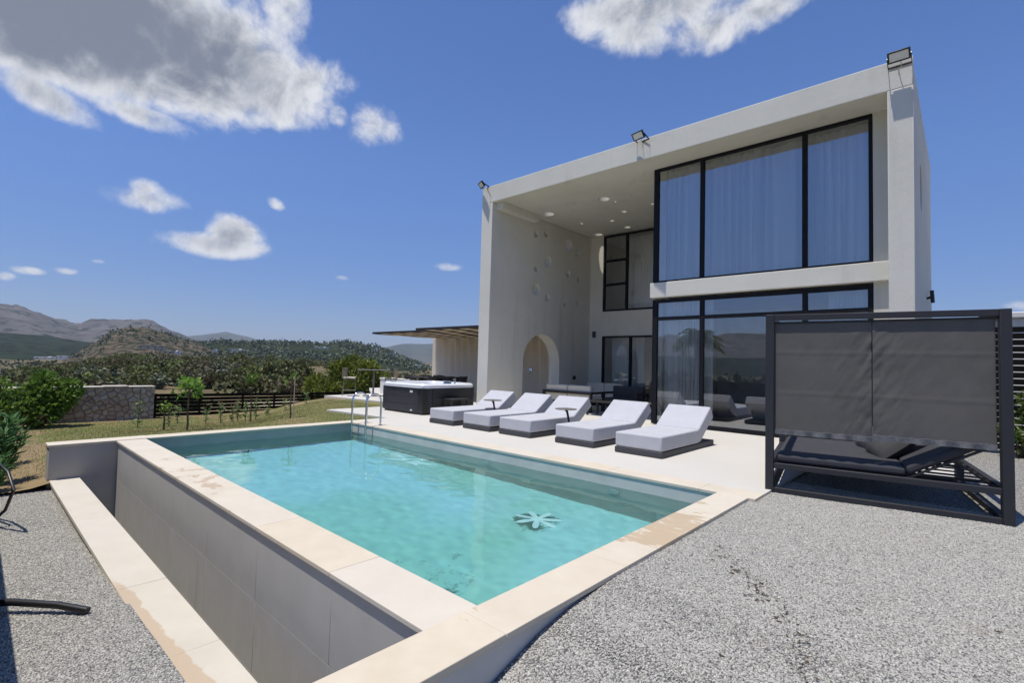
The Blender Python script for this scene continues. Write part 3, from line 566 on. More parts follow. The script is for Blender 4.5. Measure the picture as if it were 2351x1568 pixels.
def curtain(x0, x1, z0, z1, y, label, waves=9, sweep=0.0, seed=1, amp=.035):
    rng = np.random.default_rng(seed); nx, nz = 130, 26; U = np.linspace(0, 1, nx); W = np.linspace(0, 1, nz); V = []
    ph = np.cumsum(rng.uniform(.5, 1.5, nx)*(1+.8*np.sin(np.linspace(0, 9, nx)+seed))); ph = ph/ph[-1]*waves*2*math.pi
    for w_ in W:
        xr = x1 - sweep*(1-w_)**2*(1 if sweep > 0 else 0); xl = x0 - sweep*(1-w_)**2*(1 if sweep < 0 else 0)
        x = xl+(xr-xl)*U; yy = y+amp*(.55+.45*(1-w_))*np.sin(ph+.25*np.sin(5*w_+seed)) + .012*np.sin(ph*2.3+w_*3); V.append(np.stack([x, yy, np.full(nx, z0+(z1-z0)*w_)], 1))
    V = np.concatenate(V); i, j = np.meshgrid(np.arange(nz-1), np.arange(nx-1), indexing='ij'); a = (i*nx+j).ravel()
    o = obj('sheer_curtain', arr_mesh('sheer_curtain', V, np.stack([a, a+1, a+nx+1, a+nx], 1)), 'sheer', smooth=True); return tag(o, label, 'curtain', 'curtains behind the windows')
curtain(-3.30, -1.18, 3.36, 6.10, 9.29, 'sheer white curtain at the loggia end of the large upper window', 10, 0, 1, .10); curtain(-1.36, .76, 3.36, 6.10, 9.36, 'sheer white curtain at the pier end of the large upper window', 9, 0, 2, .10)
curtain(-3.38, -2.15, .03, 2.92, 9.28, 'gathered sheer curtain behind the narrow pane of the ground floor doors', 9, 0, 3); curtain(.05, .78, .03, 2.92, 9.32, 'gathered sheer curtain behind the glazed doors beside the dark canopy bed', 8, 0, 4)
curtain(-7.0, -4.0, 3.36, 6.05, YB+.42, 'sheer curtain behind the upper window inside the loggia', 16, 0, 5); curtain(-7.6, -6.3, .03, 2.40, YB+.42, 'sheer curtain behind the lower glazed doors inside the loggia', 9, 0, 6)
def floodlight(loc, rz, label):
    t = thing('floodlight', label, 'floodlight', loc, rz, 'floodlights on the parapet'); t.scale = (.92, .92, .92)
    def tilt(mb):
        for k, (x, y, z) in enumerate(mb.v):
            a = R(38); mb.v[k] = (x, -.20+y*math.cos(a)-z*math.sin(a), .03+y*math.sin(a)*-1*-1*0+(z*math.cos(a)+y*math.sin(a)))
        return mb
    h = tilt(MB().box(-.165, .165, -.02, .02, -.095, .095).box(-.13, .13, .02, .045, -.065, .065)).build('housing', 'black_plastic', t, bevel=.006)
    f = MB()
    for b in ((-.165, .165, .072, .095), (-.165, .165, -.095, -.072), (-.165, -.14, -.072, .072), (.14, .165, -.072, .072)): f.box(b[0], b[1], -.032, -.0205, b[2], b[3])
    tilt(f).build('bezel', 'black_plastic', h); tilt(MB().box(-.139, .139, -.026, -.0205, -.071, .071)).build('diffuser', 'led_white', h)
    b = MB()
    for s in (-1, 1): b.bar((s*.172, -.20, .03), (s*.172, -.01, -.06), .012, .03)
    b.box(-.178, .178, -.012, 0, -.075, -.045); b.build('bracket', 'black_plastic', t); MB().tube([(0.02, -.12, -.03), (.03, -.10, -.12), (.0, -.05, -.15), (-.02, -.012, -.11), (-.02, -.006, -.2)], .006, 6).build('cable', 'alu', t, smooth=True); return t
floodlight((1.26, YF, 6.575), 0, 'square black floodlight above the pier on the right roof corner'); floodlight((-3.43, YF, 6.63), R(-12), 'square black floodlight on the middle of the roof edge'); floodlight((-8.56, YF, 6.66), R(-25), 'square black floodlight at the left roof corner over the arch wall')
wlm = thing('wall_lamp', 'small grey box wall lamp on the loggia pier', 'lamp', (-8.10, YB, 2.5)); MB().box(-.06, .06, -.07, 0, -.11, .11).build('lamp_body', 'base_grey', wlm, bevel=.006); MB().box(-.045, .045, -.06, -.01, -.115, -.1105).build('lens', 'led_white', wlm)
so_ = thing('wall_socket', 'black socket box on the grey loggia wall beside the arch', 'socket', (-8.333, 12.65, .90)); MB().box(0, .05, -.065, .065, -.065, .065).build('cover', 'black_plastic', so_, bevel=.008); MB().box(.05, .056, -.045, .045, -.045, .045).build('lid', 'black_frame', so_, bevel=.004)
sp_ = thing('wall_spotlight', 'small black spotlight sticking out of the right house wall', 'spotlight', (1.43, 11.6, 2.95)); MB().bar((0, 0, 0), (.10, -.04, .03), .04, .04).build('arm', 'black_plastic', sp_); MB().tube([(.10, -.05, -.10), (.085, -.04, .16)], .035, 12).build('head', 'black_plastic', sp_, smooth=True)
# shower fittings seen through the arch
tp = thing('shower_valve', 'round shower handle on the beige wall seen through the arch', 'valve', (-10.97, 13.40, 1.07)); me = MB().lathe([(.0, 0), (.09, 0), (.09, .02), (.03, .03), (.03, .08), (.0, .08)], 18).mesh('handle')
for v in me.vertices: v.co = (v.co.x, -v.co.z, v.co.y)
obj('handle', me, 'chrome', tp, smooth=True)

# ------------------------------------------------------------------ loungers and side tables
def lounger(x, label):
    t = thing('sun_lounger', label, 'sun lounger', (x, 4.955+random.uniform(-.02, .02), 0), R(random.uniform(-.9, .9)), 'white sun loungers along the pool')
    MB().box(-.395, .395, 0, 2.04, .006, .094).build('base', 'base_grey', t, bevel=.010); MB().box(-.36, .36, .03, 2.0, 0, .006).build('foot', 'black_plastic', t)
    MB().box(-.39, .39, .004, 1.405, .098, .322).build('seat_cushion', 'white_fabric', t, bevel=.024, seg=3)
    pr = [(1.375, .322), (1.90, .684), (2.03, .495), (1.50, .130), (1.425, .095)]; b = MB(); n = len(pr); b.add([(-.39, y, z) for y, z in pr]+[(.39, y, z) for y, z in pr], [tuple(range(n)), tuple(range(2*n-1, n-1, -1))]+[(i, n+i, n+(i+1) % n, (i+1) % n) for i in range(n)])
    b.build('back_cushion', 'white_fabric', t, bevel=.024, seg=3); [MB().bar((q, 1.55, .08), (q, 1.80, .36), .02, .02).build('back_stay', 'black_plastic', t) for q in (-.3, .3)]
    MB().bar((-.385, 1.392, .316), (.385, 1.392, .316), .012, .012).build('piping', 'grey_fabric', t); return t
for x, lb in ((-6.335, 'white sun lounger nearest the hot tub with a side table at its shoulder'), (-5.235, 'white sun lounger second from the hot tub'), (-4.205, 'middle white sun lounger of the row of five'), (-2.865, 'white sun lounger second from the dark canopy bed'), (-1.685, 'white sun lounger nearest the dark canopy bed, its base fully visible')): lounger(x, lb)
def side_table(loc, label):
    t = thing('side_table', label, 'side table', (loc[0], loc[1], 0), 0, 'small side tables between loungers')
    MB().lathe([(.0, 0), (.205, 0), (.21, .006), (.205, .014), (.0, .014)], 32, (0, 0, .505)).build('table_top', 'taupe_metal', t, smooth=True)
    MB().tube([(-.02, .02, .505), (.03, .0, .46), (.07, 0, .3), (.10, .02, .02)], [.035, .022, .02, .02], 10).build('post', 'black_plastic', t, smooth=True); MB().box(-.02, .22, -.16, .2, 0, .014).build('foot_plate', 'black_plastic', t, bevel=.004)
side_table((-5.85, 6.03), 'small round side table between the two loungers nearest the hot tub'); side_table((-3.59, 5.72), 'small round side table beside the middle lounger')

# ------------------------------------------------------------------ canopy bed
bed = thing('canopy_bed', 'large anthracite canopy daybed with grey fabric screen standing on the gravel', 'daybed', (.46, 4.263, -.032), R(10.09))
U0, U1, VD, PW = -.105, 1.865, 2.0, .085
for u in (U0, U1):
    for v in (0, VD): MB().box(u-PW/2, u+PW/2, v-PW/2, v+PW/2, 0, 2.02).build('post', 'anthracite', bed, bevel=.004)
for v in (0, VD):
    MB().box(U0+PW/2, U1-PW/2, v-.031, v+.031, 1.955, 2.018).build('top_beam', 'anthracite', bed, bevel=.004)
    MB().box(U0+PW/2, U1-PW/2, v-.03, v+.03, .275, .335).build('seat_rail', 'anthracite', bed, bevel=.004); MB().box(U0+PW/2, U1-PW/2, v-.035, v+.035, .004, .062).build('bottom_rail', 'anthracite', bed, bevel=.004)
for u in (U0, U1):
    MB().box(u-PW/2+.004, u+PW/2-.004, PW/2, VD-PW/2, 1.945, 2.018).build('top_beam', 'anthracite', bed, bevel=.004); MB().box(u-.03, u+.03, PW/2, VD-PW/2, .275, .335).build('seat_rail', 'anthracite', bed, bevel=.004); MB().box(u-.035, u+.035, PW/2, VD-PW/2, .004, .062).build('bottom_rail', 'anthracite', bed, bevel=.004)
MB().box(U0+.04, 1.12, .05, VD-.05, .310, .330).build('platform', 'anthracite', bed)
for v in np.linspace(.25, 1.75, 7): MB().bar((U0+.03, v, .300), (U1-.03, v, .300), .05, .012).build('slat', 'anthracite', bed)
MB().box(-.045, 1.125, .035, 1.96, .336, .430).build('mattress', 'mattress_fabric', bed, bevel=.032, seg=3)
a = R(31); c_, s_ = math.cos(a), math.sin(a)
def inc(u, w): return (1.140+u*c_-w*s_, .340+u*s_+w*c_)
b = MB(); pr = [inc(0, .006), inc(.70, .006), inc(.70, .10), inc(.03, .10)]; b.add([(u, .035, z) for u, z in pr]+[(u, 1.96, z) for u, z in pr], [(0, 1, 2, 3), (7, 6, 5, 4)]+[(i, 4+i, 4+(i+1) % 4, (i+1) % 4) for i in range(4)]); b.build('back_mattress', 'mattress_fabric', bed, bevel=.032, seg=3)
b = MB()
for v in (.06, .98, 1.93): b.bar((*[inc(-.03, -.012)[0]], v, inc(-.03, -.012)[1]), (inc(.72, -.012)[0], v, inc(.72, -.012)[1]), .03, .022)
for w_ in (.05, .35, .68): b.bar((inc(w_, -.012)[0], .06, inc(w_, -.012)[1]), (inc(w_, -.012)[0], 1.93, inc(w_, -.012)[1]), .03, .02)
b.build('back_frame', 'anthracite', bed)
for v in (.12, 1.0, 1.88): MB().bar((inc(.42, -.02)[0], v, inc(.42, -.02)[1]), (1.80, v, .31), .018, .018).build('strut', 'anthracite', bed)
for v in (.5, 1.45): MB().bar((1.15, v, .30), (1.83, v, .30), .03, .03).build('ratchet', 'anthracite', bed)
for v, u in ((.82, .82), (1.38, .76)):
    me = MB(); n_ = 14
    for i in range(n_+1):
        for j in range(n_+1):
            p, q = i/n_*2-1, j/n_*2-1; th_ = .085*max(0, (1-p**4)*(1-q**4))**.5; me.v.append((p*.27, q*.27*(1-.08*p*p), th_))
    m0 = len(me.v); me.v += [(x, y, -z) for x, y, z in me.v[:m0]]
    for i in range(n_):
        for j in range(n_): q = i*(n_+1)+j; me.f += [(q, q+1, q+n_+2, q+n_+1), (m0+q, m0+q+n_+1, m0+q+n_+2, m0+q+1)]
    o = me.build('pillow', 'dark_fabric', bed, smooth=True); o.location = (u+.28, v, .60); o.rotation_euler = (R(8), R(-40), R(v*12))
MB().tube([(U0+.03, .004, 1.925), (U1-.03, .004, 1.938)], .011, 8).build('curtain_rail', 'anthracite', bed, smooth=True)
def screen(u0, u1, z0, z1, v, name, seed):
    rng = np.random.default_rng(seed); nu, nz = 90, 70; Ug = np.linspace(u0, u1, nu); Zg = np.linspace(z0, z1, nz); UU, ZZ = np.meshgrid(Ug, Zg)
    inner = u1 if seed == 1 else u0; e = np.exp(-np.abs(UU-inner)/.16); sag = .006*np.sin(ZZ*9+seed)*e + .011*fbm(UU*16-ZZ*9, ZZ*5+UU*3, 3, seed)*(e*2.2+.2)
    pin = sum(np.exp(-((ZZ-zs_)/.016)**2) for zs_ in (1.13, 1.585))*.0025; tuck = 0
    for us in np.linspace(u0+.12, u1-.12, 4):
        for zs_ in (1.13, 1.585): tuck = tuck+.0015*np.exp(-((UU-us)/.05)**2-((ZZ-zs_)/.09)**2)
    Y = v+sag-pin+tuck+.003*np.sin(UU*14+seed)*((z1-ZZ)/(z1-z0)); V = np.stack([UU, Y, ZZ + (UU-u0)*0], -1).reshape(-1, 3); i, j = np.meshgrid(np.arange(nz-1), np.arange(nu-1), indexing='ij'); a = (i*nu+j).ravel()
    o = obj(name, arr_mesh(name, V, np.stack([a, a+1, a+nu+1, a+nu], 1)), 'grey_fabric', bed, smooth=True); md = o.modifiers.new('thick', 'SOLIDIFY'); md.thickness = .003
    h = MB(); us = np.linspace(u0, u1, 40); top = [(u, v-.014-.006*math.sin(u*31)-.004*math.sin(u*71), z0+.052+.004*math.sin(u*45)) for u in us]; bot = [(u, v-.012-.006*math.sin(u*37), z0-.004) for u in us]
    h.add(top+bot+[(x, y+.02, z) for x, y, z in top]+[(x, y+.02, z) for x, y, z in bot], [(i, i+1, 41+i, 40+i) for i in range(39)]+[(80+i, 120+i, 121+i, 81+i) for i in range(39)]+[(i, 80+i, 81+i, i+1) for i in range(39)]+[(40+i, 41+i, 121+i, 120+i) for i in range(39)]); h.build('hem', 'hem_fabric', o, smooth=True)
    return o
screen(-.06, .845, .665, 1.925, .004, 'screen_panel', 1); screen(.853, 1.800, .685, 1.938, .004, 'screen_panel', 2)

# ------------------------------------------------------------------ hot tub
spa = thing('hot_tub', 'square hot tub with dark plank cabinet and white acrylic rim', 'hot tub', (-9.72, 5.67, 0)); S = 1.78
MB().box(.06, S-.06, .06, S-.06, 0, .05).build('base', 'black_plastic', spa); MB().box(.02, S-.02, .02, S-.02, .045, .66).build('cabinet', 'black_plastic', spa)
zz = [.05, .238, .428, .665]
for k in range(3):
    MB().box(.13, S-.32, -.004, .02, zz[k]+.003, zz[k+1]-.003).build('plank', 'spa_panel', spa, bevel=.005); MB().box(.13, S-.13, S-.02, S+.004, zz[k]+.003, zz[k+1]-.003).build('plank', 'spa_panel', spa, bevel=.005)
    MB().box(S-.02, S+.004, .32, S-.13, zz[k]+.003, zz[k+1]-.003).build('plank', 'spa_panel', spa, bevel=.005); MB().box(-.004, .02, .13, S-.13, zz[k]+.003, zz[k+1]-.003).build('plank', 'spa_panel', spa, bevel=.005)
def corner(cx, cy_, r, a0): return [(cx+r*math.cos(t), cy_+r*math.sin(t)) for t in np.linspace(a0, a0+math.pi/2, 9)]
for (cx, cy_, r, a0) in ((S-.315, .31, .318, -math.pi/2), (.125, .125, .130, math.pi), (S-.125, S-.125, .130, 0), (.125, S-.125, .130, math.pi/2)):
    MB().prism(corner(cx, cy_, r, a0)+[(cx, cy_)], .05, .664).build('corner_panel', 'spa_panel', spa, bevel=.004)
def rrect(x0, x1, y0, y1, r, n=7):
    o = []
    for cx, cy_, a0 in ((x1-r, y0+r, -90), (x1-r, y1-r, 0), (x0+r, y1-r, 90), (x0+r, y0+r, 180)): o += [(cx+r*math.cos(R(a0+90*k/n)), cy_+r*math.sin(R(a0+90*k/n))) for k in range(n+1)]
    return o
lv = [(rrect(-.03, S+.03, -.03, S+.03, .26), .666), (rrect(-.035, S+.035, -.035, S+.035, .26), .735), (rrect(0, S, 0, S, .24), .775), (rrect(.13, S-.13, .13, S-.13, .22), .768), (rrect(.20, S-.20, .20, S-.20, .2), .66), (rrect(.30, S-.30, .30, S-.30, .2), .25)]
b = MB(); n = len(lv[0][0])
for lp, z in lv: b.v += [(x, y, z) for x, y in lp]
b.f = [(i*n+k, i*n+(k+1) % n, (i+1)*n+(k+1) % n, (i+1)*n+k) for i in range(len(lv)-1) for k in range(n)]+[tuple((len(lv)-1)*n+k for k in range(n))]
sh = b.build('shell', 'spa_shell', spa, smooth=True); MB().prism(rrect(.19, S-.19, .19, S-.19, .2), .685, .695).build('tub_water', 'tub_water', spa)
for x, y in ((.9, S-.13), (1.1, S-.14), (1.25, S-.10)): MB().lathe([(0, 0), (.035, 0), (.035, .02), (.02, .03), (0, .03)], 12, (x, y, .768)).build('control_knob', 'chrome', sh, smooth=True)
MB().box(.62, .95, S-.20, S-.12, .768, .80).build('headrest', 'chrome', sh, bevel=.012); MB().box(.25, .45, .06, .13, .768, .782).build('control_panel', 'black_plastic', sh, bevel=.004)
MB().box(1.27, 1.38, -.009, -.0045, .545, .60).build('badge', 'led_white', spa); MB().box(1.30, 1.38, -.009, -.0045, .085, .115).build('badge', 'led_white', spa)
st = thing('spa_step', 'low dark step bench against the side of the hot tub', 'step', (-7.75, 6.62, 0))
MB().box(-.16, .16, -.30, .30, .36, .40).build('tread', 'spa_panel', st, bevel=.006)
for x in (-.13, .13):
    for y in (-.27, .27): MB().box(x-.02, x+.02, y-.02, y+.02, 0, .36).build('leg', 'spa_panel', st)

# ------------------------------------------------------------------ pergola, garden wall, dining set, bar table
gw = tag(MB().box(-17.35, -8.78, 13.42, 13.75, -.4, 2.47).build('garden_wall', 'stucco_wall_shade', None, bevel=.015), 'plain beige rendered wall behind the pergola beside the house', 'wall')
pg = thing('pergola', 'flat dark pergola roof with staggered reed panels left of the house', 'pergola', (-17.1, 9.9, 2.47))
def pbeam(x0, y0, x1, y1, w=.09, h=.08, z=.045): MB().bar((x0+17.1, y0-9.9, z), (x1+17.1, y1-9.9, z), w, h).build('beam', 'dark_wood', pg, bevel=.004)
pbeam(-17.1, 9.9, -17.1, 13.7); pbeam(-17.05, 9.9, -12.95, 9.9); pbeam(-12.9, 9.1, -12.9, 13.7); pbeam(-12.86, 9.1, -8.8, 9.1); pbeam(-17.05, 13.66, -8.8, 13.66); pbeam(-15.0, 9.95, -15.0, 13.6 , .07, .05, .05); pbeam(-10.9, 9.15, -10.9, 13.6, .07, .05, .05); pbeam(-17.05, 11.7, -8.8, 11.7, .07, .05, .05)
for (xa, xb, ya, yb, nx_, ny_) in ((-17.04, -12.96, 9.96, 13.60, 9, 4), (-12.84, -8.80, 9.16, 13.60, 9, 5)):
    for i in range(nx_):
        for j in range(ny_):
            x0, x1 = xa+(xb-xa)*i/nx_, xa+(xb-xa)*(i+1)/nx_; y0, y1 = ya+(yb-ya)*j/ny_, ya+(yb-ya)*(j+1)/ny_; light = (i+j) % 2
            MB().box(x0+17.1+.004, x1+17.1-.004, y0-9.9+.004, y1-9.9-.004, -.004 if light else -.006, .02).build('reed_panel' if light else 'plank', 'reed' if light else 'dark_wood', pg)
dt = thing('dining_table', 'long dark dining table under the pergola', 'table', (-13.35, 10.45, 0)); MB().box(-.45, .45, -1.15, 1.15, .70, .74).build('table_top', 'dark_wood', dt, bevel=.006)
for x in (-.4, .4):
    for y in (-1.08, 1.08): MB().box(x-.035, x+.035, y-.035, y+.035, 0, .70).build('leg', 'dark_wood', dt)
def dchair(x, y, rz, label):
    t = thing('dining_chair', label, 'chair', (x, y, 0), rz, 'dark dining chairs under the pergola')
    MB().box(-.25, .25, -.24, .24, .40, .45).build('seat', 'wicker', t, bevel=.02)
    for sx in (-1, 1):
        for sy in (-1, 1): MB().bar((sx*.22, sy*.21, .40), (sx*.24, sy*.24, 0), .03, .03).build('leg', 'dark_wood', t)
    pts = [(.27*math.cos(a_), .27*math.sin(a_), .73+.04*math.sin(a_)) for a_ in np.linspace(-.5, math.pi+.5, 14)]; MB().tube(pts, .022, 6).build('arm_ring', 'wicker', t, smooth=True)
    b = MB(); arcs = np.linspace(.1, math.pi-.1, 10); lo_ = [(.25*math.cos(a_), .24*math.sin(a_), .47) for a_ in arcs]; hi_ = [(.265*math.cos(a_), .265*math.sin(a_), .74) for a_ in arcs]; lo2 = [(x*.9, y_*.9, z) for x, y_, z in lo_]; hi2 = [(x*.9, y_*.9, z) for x, y_, z in hi_]
    b.add(lo_+hi_+lo2+hi2, [(i, i+1, 11+i, 10+i) for i in range(9)]+[(20+i, 30+i, 31+i, 21+i) for i in range(9)]+[(10+i, 11+i, 31+i, 30+i) for i in range(9)]); b.build('backrest', 'wicker', t, smooth=True)
for k, y in enumerate((9.72, 10.45, 11.18)):
    dchair(-12.72, y, R(-90), ['dark wicker chair on the table\'s near side, closest to the white low wall', 'middle dark wicker dining chair on the near side of the table', 'dark wicker chair on the near side, closest to the beige wall'][k]); dchair(-13.98, y, R(90), ['dark wicker chair on the table\'s far side, closest to the white low wall', 'middle dark wicker dining chair on the far side of the table', 'dark wicker chair on the far side, closest to the beige wall'][k])
tag(MB().box(-15.45, -13.5, 9.3, 9.55, -.2, .60).box(-15.48, -13.47, 9.27, 9.58, .60, .64).build('low_wall', 'white_paint', None, bevel=.006), 'low white wall between the bar table and the dining set', 'wall')
VR = Vector((.532, .846, 0)); vang = math.atan2(.846, .532)
bt = thing('bar_table', 'tall slim bar table on a single post at the terrace edge', 'bar table', (-14.30, 8.27, 0), vang)
MB().box(-.58, .58, -.34, .34, .955, .98).build('table_top', 'taupe_metal', bt, bevel=.006); MB().box(-.035, .035, -.035, .035, .02, .955).build('post', 'taupe_metal', bt); MB().box(-.28, .28, -.28, .28, 0, .02).build('foot_plate', 'taupe_metal', bt, bevel=.004)
for x in (-.55, .55): MB().box(x-.012, x+.012, -.30, .30, .82, .955).build('apron', 'taupe_metal', bt)
def stool(loc, rz, label):
    t = thing('bar_stool', label, 'bar stool', loc, rz, 'bar stools at the bar table')
    MB().box(-.22, .22, -.22, .22, .62, .645).build('seat', 'taupe_metal', t, bevel=.006); MB().box(-.21, .21, -.21, .21, .645, .69).build('cushion', 'cream_fabric', t, bevel=.018, seg=3)
    for sx in (-1, 1):
        for sy in (-1, 1): MB().tube([(sx*.19, sy*.19, .62), (sx*.235, sy*.235, 0)], .011, 6).build('leg', 'taupe_metal', t)
    for q in ((-1, -1, 1, -1), (1, -1, 1, 1), (1, 1, -1, 1), (-1, 1, -1, -1)): MB().tube([(q[0]*.222, q[1]*.222, .22), (q[2]*.222, q[3]*.222, .22)], .009, 6).build('footrest', 'taupe_metal', t)
    arc = [(-.25*math.cos(a_)*1.0-.02, .25*math.sin(a_)) for a_ in np.linspace(-1.25, 1.25, 13)]
    MB().tube([(arc[0][0], arc[0][1], .66)]+[(x, y, .985+.03*math.cos(3*y)) for x, y in arc]+[(arc[-1][0], arc[-1][1], .66)], .011, 6).build('back_frame', 'taupe_metal', t, smooth=True)
    for x, y in arc[1:-1]: MB().tube([(x*.9, y*.9, .655), (x, y, .985)], .010, 5).build('rope', 'rope', t)
stool((-14.30-.532*.85, 8.27-.846*.85, 0), vang, 'bar stool with rope back on the left side of the bar table'); stool((-14.30+.532*.62, 8.27+.846*.62, 0), vang+math.pi, 'bar stool with rope back half hidden behind the hot tub')

# ------------------------------------------------------------------ lounge set in the loggia
def sofa(x0, x1, y0, y1, rz, label, cush, name='outdoor_sofa', cat='sofa', seats=2):
    cx, cy_ = (x0+x1)/2, (y0+y1)/2; w, d = (x1-x0)/2, (y1-y0)/2; t = thing(name, label, cat, (cx, cy_, 0), rz)
    for sx in (-1, 1):
        MB().box(sx*w-.03, sx*w+.03, -d, d, .52, .58).build('armrest', 'dark_wood', t, bevel=.004)
        for sy in (-1, 1): MB().box(sx*w-.03, sx*w+.03, sy*(d-.03)-.03, sy*(d-.03)+.03, 0, .519).build('leg', 'dark_wood', t, bevel=.003)
    MB().box(-w+.031, w-.031, d-.06, d, .50, .58).build('back_rail', 'dark_wood', t, bevel=.004); MB().box(-w+.031, w-.031, -d, d-.061, .20, .27).build('seat_frame', 'dark_wood', t, bevel=.004)
    for k in range(seats):
        a_ = -w+.04+k*(2*w-.08)/seats; b_ = a_+(2*w-.08)/seats
        MB().box(a_+.005, b_-.005, -d+.01, d-.24, .272, .42).build('seat_cushion', cush, t, bevel=.035, seg=3); MB().box(a_+.005, b_-.005, d-.235, d-.065, .272, .76).build('back_cushion', cush, t, bevel=.05, seg=3)
    return t
sofa(-7.62, -5.90, 10.05, 10.80, math.pi, 'dark framed sofa with cream cushions seen from behind by the arch', 'cream_fabric'); sofa(-7.9, -6.4, 12.3, 13.0, 0, 'cream cushioned sofa against the loggia pier facing the pool', 'cream_fabric')
sofa(-5.95, -4.85, 10.75, 11.5, R(0), 'dark framed armchair with charcoal cushions in front of the loggia doors', 'dark_fabric', 'armchair', 'armchair', 1)
ct = thing('coffee_table', 'low dark coffee table between the lounge seats', 'coffee table', (-5.25, 9.75, 0)); MB().box(-.42, .42, -.3, .3, .36, .40).build('table_top', 'dark_wood', ct, bevel=.004)
for x in (-.37, .37):
    for y in (-.25, .25): MB().box(x-.025, x+.025, y-.025, y+.025, 0, .36).build('leg', 'dark_wood', ct)

# ------------------------------------------------------------------ boundary: rubble wall, slat fences, neighbour
sw = thing('rubble_wall', 'rough stone rubble wall with pale cap at the end of the lawn', 'stone wall', (-14.5, 0, -.5))
MB().box(-.36, -.03, -7.0, 1.55, -.3, .935).build('wall_core', 'mortar', sw)
rr = random.Random(3); seeds = []
for k in range(4000):
    p = (rr.uniform(-3.2, 1.53), rr.uniform(-.08, .92))
    if all(((p[0]-q[0])/1.5)**2+(p[1]-q[1])**2 > (.062+.05*((q[0]*7.3+q[1]*3.1) % 1))**2 for q in seeds): seeds.append(p)
for p in seeds:
    poly = [(-3.2, -.1), (1.548, -.1), (1.548, .93), (-3.2, .93)]
    for q in seeds:
        if q == p or abs(q[0]-p[0]) > .6 or abs(q[1]-p[1]) > .5: continue
        mx_, my_ = (p[0]+q[0])/2, (p[1]+q[1])/2; nx_, ny_ = q[0]-p[0], q[1]-p[1]; out = []
        for i in range(len(poly)):
            A_, B_ = poly[i], poly[(i+1) % len(poly)]; da, db = (A_[0]-mx_)*nx_+(A_[1]-my_)*ny_, (B_[0]-mx_)*nx_+(B_[1]-my_)*ny_
            if da <= 0: out.append(A_)
            if (da < 0) != (db < 0): t_ = da/(da-db); out.append((A_[0]+(B_[0]-A_[0])*t_, A_[1]+(B_[1]-A_[1])*t_))
        poly = out
        if len(poly) < 3: break
    if len(poly) < 3: continue
    n = len(poly); cy_, cz = sum(q[0] for q in poly)/n, sum(q[1] for q in poly)/n; loop = [(cy_+(y_-cy_)*rr.uniform(.88, .97), cz+(z_-cz)*rr.uniform(.88, .97)) for y_, z_ in poly]
    d_ = rr.uniform(-.004, .03); v = [(-.05, y_, z_) for y_, z_ in loop]+[(d_-.012, y_, z_) for y_, z_ in loop]+[(d_+rr.uniform(-.006, .006), cy_+(y_-cy_)*.75, cz+(z_-cz)*.75) for y_, z_ in loop]
    MB().add(v, [(i, (i+1) % n, n+(i+1) % n, n+i) for i in range(n)]+[(n+i, n+(i+1) % n, 2*n+(i+1) % n, 2*n+i) for i in range(n)]+[tuple(2*n+i for i in range(n))]).build('stone', 'rubble', sw)
y = -3.2
while y < 1.5:
    q = min(y+rr.uniform(.35, .6), 1.56); MB().box(-.38, .035, y, q-.008, .936, .965+rr.uniform(0, .02)).build('cap_stone', 'cap_stone', sw, bevel=.012); y = q
fn = thing('slat_fence', 'low black horizontal slat fence running from the stone wall past the saplings', 'fence', (-14.45, 1.57, -.4))
FP = [(-14.45, 1.57, .26), (-14.70, 2.72, .22), (-14.98, 4.0, .185), (-15.2, 5.07, .15), (-15.6, 6.57, .105), (-16.0, 8.07, .06), (-16.6, 9.8, .0)]
for i in range(len(FP)-1):
    (x0, y0, t0), (x1, y1, t1) = FP[i], FP[i+1]
    for k in range(7): MB().bar((x0+14.45, y0-1.57, t0+.4-.05-k*.108), (x1+14.45, y1-1.57, t1+.4-.05-k*.108), .022, .088).build('slat', 'fence_black', fn)
    MB().box(x0+14.45-.07, x0+14.45-.02, y0-1.57-.025, y0-1.57+.025, -.5, t0+.40).build('post', 'fence_black', fn)
fr = thing('tall_slat_fence', 'tall black horizontal slat screen between the house and the canopy bed', 'fence', (1.45, 10.5, 0))
for k in range(19): MB().box(.02, 6.5, 0, .03, .05+k*.116, .05+k*.116+.098).build('slat', 'fence_black', fr)
for x in (.1, 1.7, 3.3, 4.9, 6.4): MB().box(x, x+.06, .035, .095, 0, 2.24).build('post', 'fence_black', fr)
nb = thing('neighbour_house', 'white neighbouring house with flat roof behind the tall slat fence', 'house', (9.0, 17.5, 0)); MB().box(-6.4, 6, -3, 4, -1, 2.72).build('wall', 'white_paint', nb, bevel=.02); MB().box(-6.5, 6.1, -3.1, 4.1, 2.721, 2.86).build('roof', 'white_paint', nb, bevel=.02)
for x in (-3.4, -.4): w_ = MB().box(x-.6, x+.6, -3.03, -2.99, 1.0, 2.5).build('window', 'far_window', nb); MB().box(x-.7, x+.7, -3.08, -3.0, .9, .98).build('sill', 'white_paint', w_)

